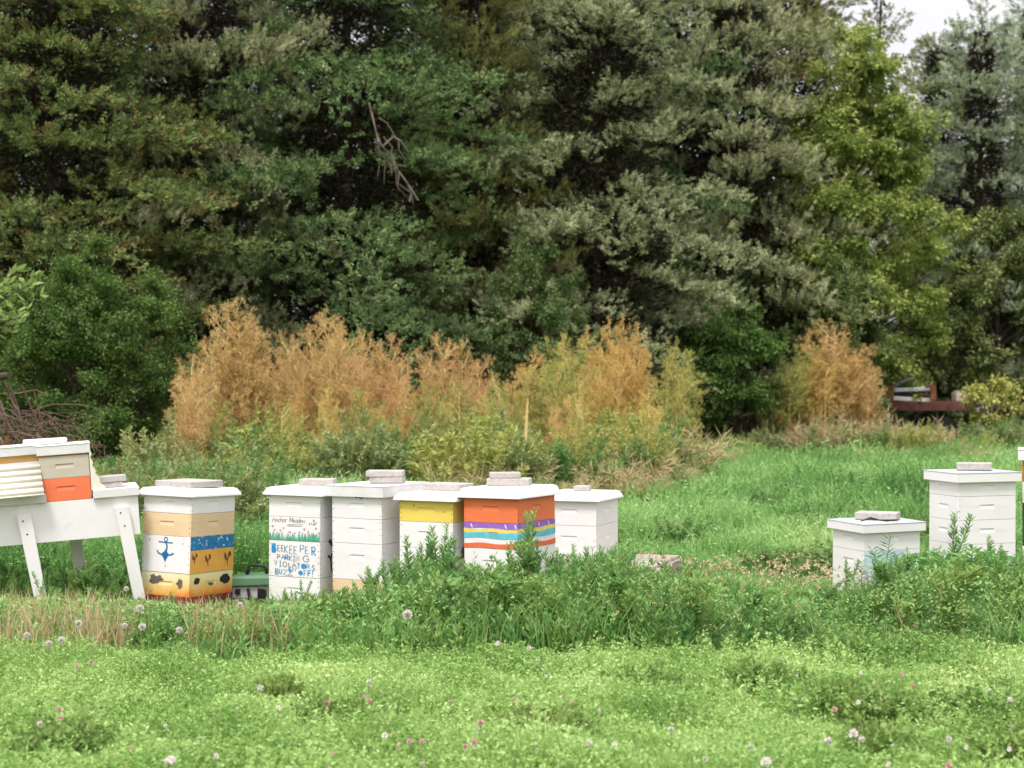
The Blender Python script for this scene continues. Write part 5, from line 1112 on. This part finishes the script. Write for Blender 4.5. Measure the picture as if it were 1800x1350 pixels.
for k in range(52):
    px = rr.uniform(490, 1120) if k < 36 else rr.uniform(1455, 1800); Y = rr.uniform(10.0, 10.9); by = 675 + CAM_H*FPX/Y; hm = float(hmax(np.array([[gx(px,Y),Y,0]]))[0])
    plant(rr.choice(('w_spike','w_branch','w_spike')), px, Y, by - FPX/Y*min(.52, hm*rr.uniform(1.15,1.7)), rr.uniform(0,6.28), 'knee high leafy weed in the dense green band before the hives', 'weed', GT, rr.uniform(.9,1.25))
# arching grass tufts
def tuft_proto(key, seed, h, n=150):
    rng = np.random.default_rng(seed); b = rng.normal(0, .05, (n,3)); b[:,2] = 0
    a_ = np.arctan2(b[:,1], b[:,0]); V = blades(rng, b, rng.uniform(.6,1.1,n)*h, rng.uniform(.005,.010,n), 1.3, a_, 1.0)
    o = link('grass_tuft', quad_mesh('grass_tuft', V), [LEAF['tuft']]); PROTO[key] = (o, h)
tuft_proto('tuft', 66, .4); tuft_proto('tuft2', 67, .4, 110)
for k, (px, Y, top) in enumerate(((1290,9.9,1060),(1340,10.0,1035),(1400,9.9,1050),(1530,10.0,1060),(1560,10.2,1040),(1610,10.1,1055),(1680,9.9,1050),(1730,10.1,1045),(1250,9.8,1075),(1320,10.4,1020),(1480,10.5,1030),(640,9.8,1085),(1780,9.8,1070),(1450,9.7,1085),(1180,9.9,1070))):
    plant('tuft' if k % 2 else 'tuft2', px, Y, top, rr.uniform(0,6.28), 'arching tuft of long blue green grass in the band before the right hives', 'grass tuft', 'grass tufts before the right hives', rr.uniform(.9,1.3))
# darker clover clumps on the lawn
bush_proto('clump', 68, .16, .16, 'clump', 1300, (.015,.03), .014, 30, .4); PROTO['clump'][0].name = 'clover_clump'
for px, py, w_ in ((945,1290,1.3),(1345,1195,1.0),(1550,1250,1.2),(1750,1245,1.5),(1545,1320,1.0),(1130,1210,1.0),(590,1265,1.0),(95,1310,1.2),(1480,1230,.9),(1700,1200,.9),(1790,1330,1.1),(490,1225,.8)):
    Y = CAM_H*FPX/(py+25-675); plant('clump', px, Y, py-FPX/Y*.10, rr.uniform(0,6.28), 'darker green clump of clover on the bright lawn', 'clover clump', 'clover clumps on the lawn', w_)
# flowers
def flower(name, leafm, r_, h, seed, n):
    rng = np.random.default_rng(seed); d = norm(rng.normal(0,1,(n,3)) + np.array([0,0,.25])); c = np.tile(np.array([0,0,h]), (n,1))
    V = leaves(rng, c + d*r_*.2, d, r_*rng.uniform(.75,1.0,n), r_*.5, .1)
    r = empty(name, (0,0,0)); mb = MB(); mb.tube([(0,0,h-.5),(.004,0,h-.2),(0,0,h)], [.0022,.002,.0018], 5); mb.build('stem', LEAF['stem'], r)
    link('head', quad_mesh('head', V), [LEAF[leafm]], r); return r
fw = flower('clover_flower', 'puff', .016, .15, 81, 60); fp = flower('clover_flower', 'pink', .014, .15, 82, 60); fd = flower('dandelion_clock', 'puff', .026, .25, 83, 160)
def put(proto, used, pts, hfun, label, cat, group):
    for i, (px, py, k) in enumerate(pts):
        h = hfun(); Y = (CAM_H-h)*FPX/(py-675); sc_ = (k, k, k)
        loc = (gx(px, Y), Y, h - (.15 if proto is not fd else .25)*k)
        if not used: used.append(1); proto.location = loc; proto.scale = (k,k,sc_[2]); tag(proto, label, cat, group)
        else:
            o = dup(proto, loc, rr.uniform(0,6), (k,k,sc_[2])); tag(o, label, cat, group)
pts = [(297,1338,1.3),(303,1336,1.0),(458,1210,1.1),(648,1200,1.0),(70,1273,.9),(1500,1290,1.3),(1455,1303,1.1),(1320,1315,1.1),(1345,1340,1.2),(1240,1335,1.0),(1225,1310,.9),(1350,1338,1.0),(1035,1306,1.0),(1080,1311,.9),(677,1293,.9),(1180,1283,.9),(1668,1300,.9),(1737,1215,.8),(1775,1230,.9),(1220,1325,.8),(980,1280,.7),(930,1140,.9),(875,1131,.9),(945,1162,.8),(380,1330,.8),(1515,1300,.9)]
pts += [(rr.uniform(0,1800), 1165+185*rr.random()**.8, rr.uniform(.4,.75)) for _ in range(26)]
put(fw, [], pts, lambda: rr.uniform(.13,.19), 'small white clover flower on the bright lawn', 'flower', 'white clover flowers on the lawn')
pts = [(104,1246,1.1),(108,1262,1.0),(575,1236,1.3),(845,1270,1.3),(835,1305,1.5),(818,1312,1.1),(720,1303,1.1),(742,1303,1.0),(905,1228,.9),(1467,1247,1.2),(1755,1163,1.2),(1585,1185,1.1),(1540,1202,1.1),(160,1163,1.2),(135,1170,1.0),(700,1313,.9),(1005,1235,.8),(650,1232,1.2),(640,1225,.9),(1605,1205,.9),(1533,1165,.8),(1668,1346,1.3)]
pts += [(rr.gauss(700,260), 1165+185*rr.random(), rr.uniform(.4,.7)) for _ in range(12)]
pts = [(x, y, k*.8) for x, y, k in pts]
put(fp, [], pts, lambda: rr.uniform(.13,.19), 'small pink clover flower on the bright lawn', 'flower', 'pink clover flowers on the lawn')
ud = []
put(fd, ud, [(716,1081,1.0)], lambda: .36, 'tall dandelion clock standing before the yellow topped hive', 'flower', 'dandelion clocks in the unmown band')
put(fd, ud, [(138,1096,.75),(108,1126,.7),(86,1132,.7),(315,1108,.7),(250,1102,.8),(422,1064,.8),(246,1070,.9),(240,1072,.7),(47,1117,.7),(222,1035,.6),(219,1100,.6)], lambda: rr.uniform(.2,.32), 'white dandelion clock in the dry grass at the left', 'flower', 'dandelion clocks in the unmown band')
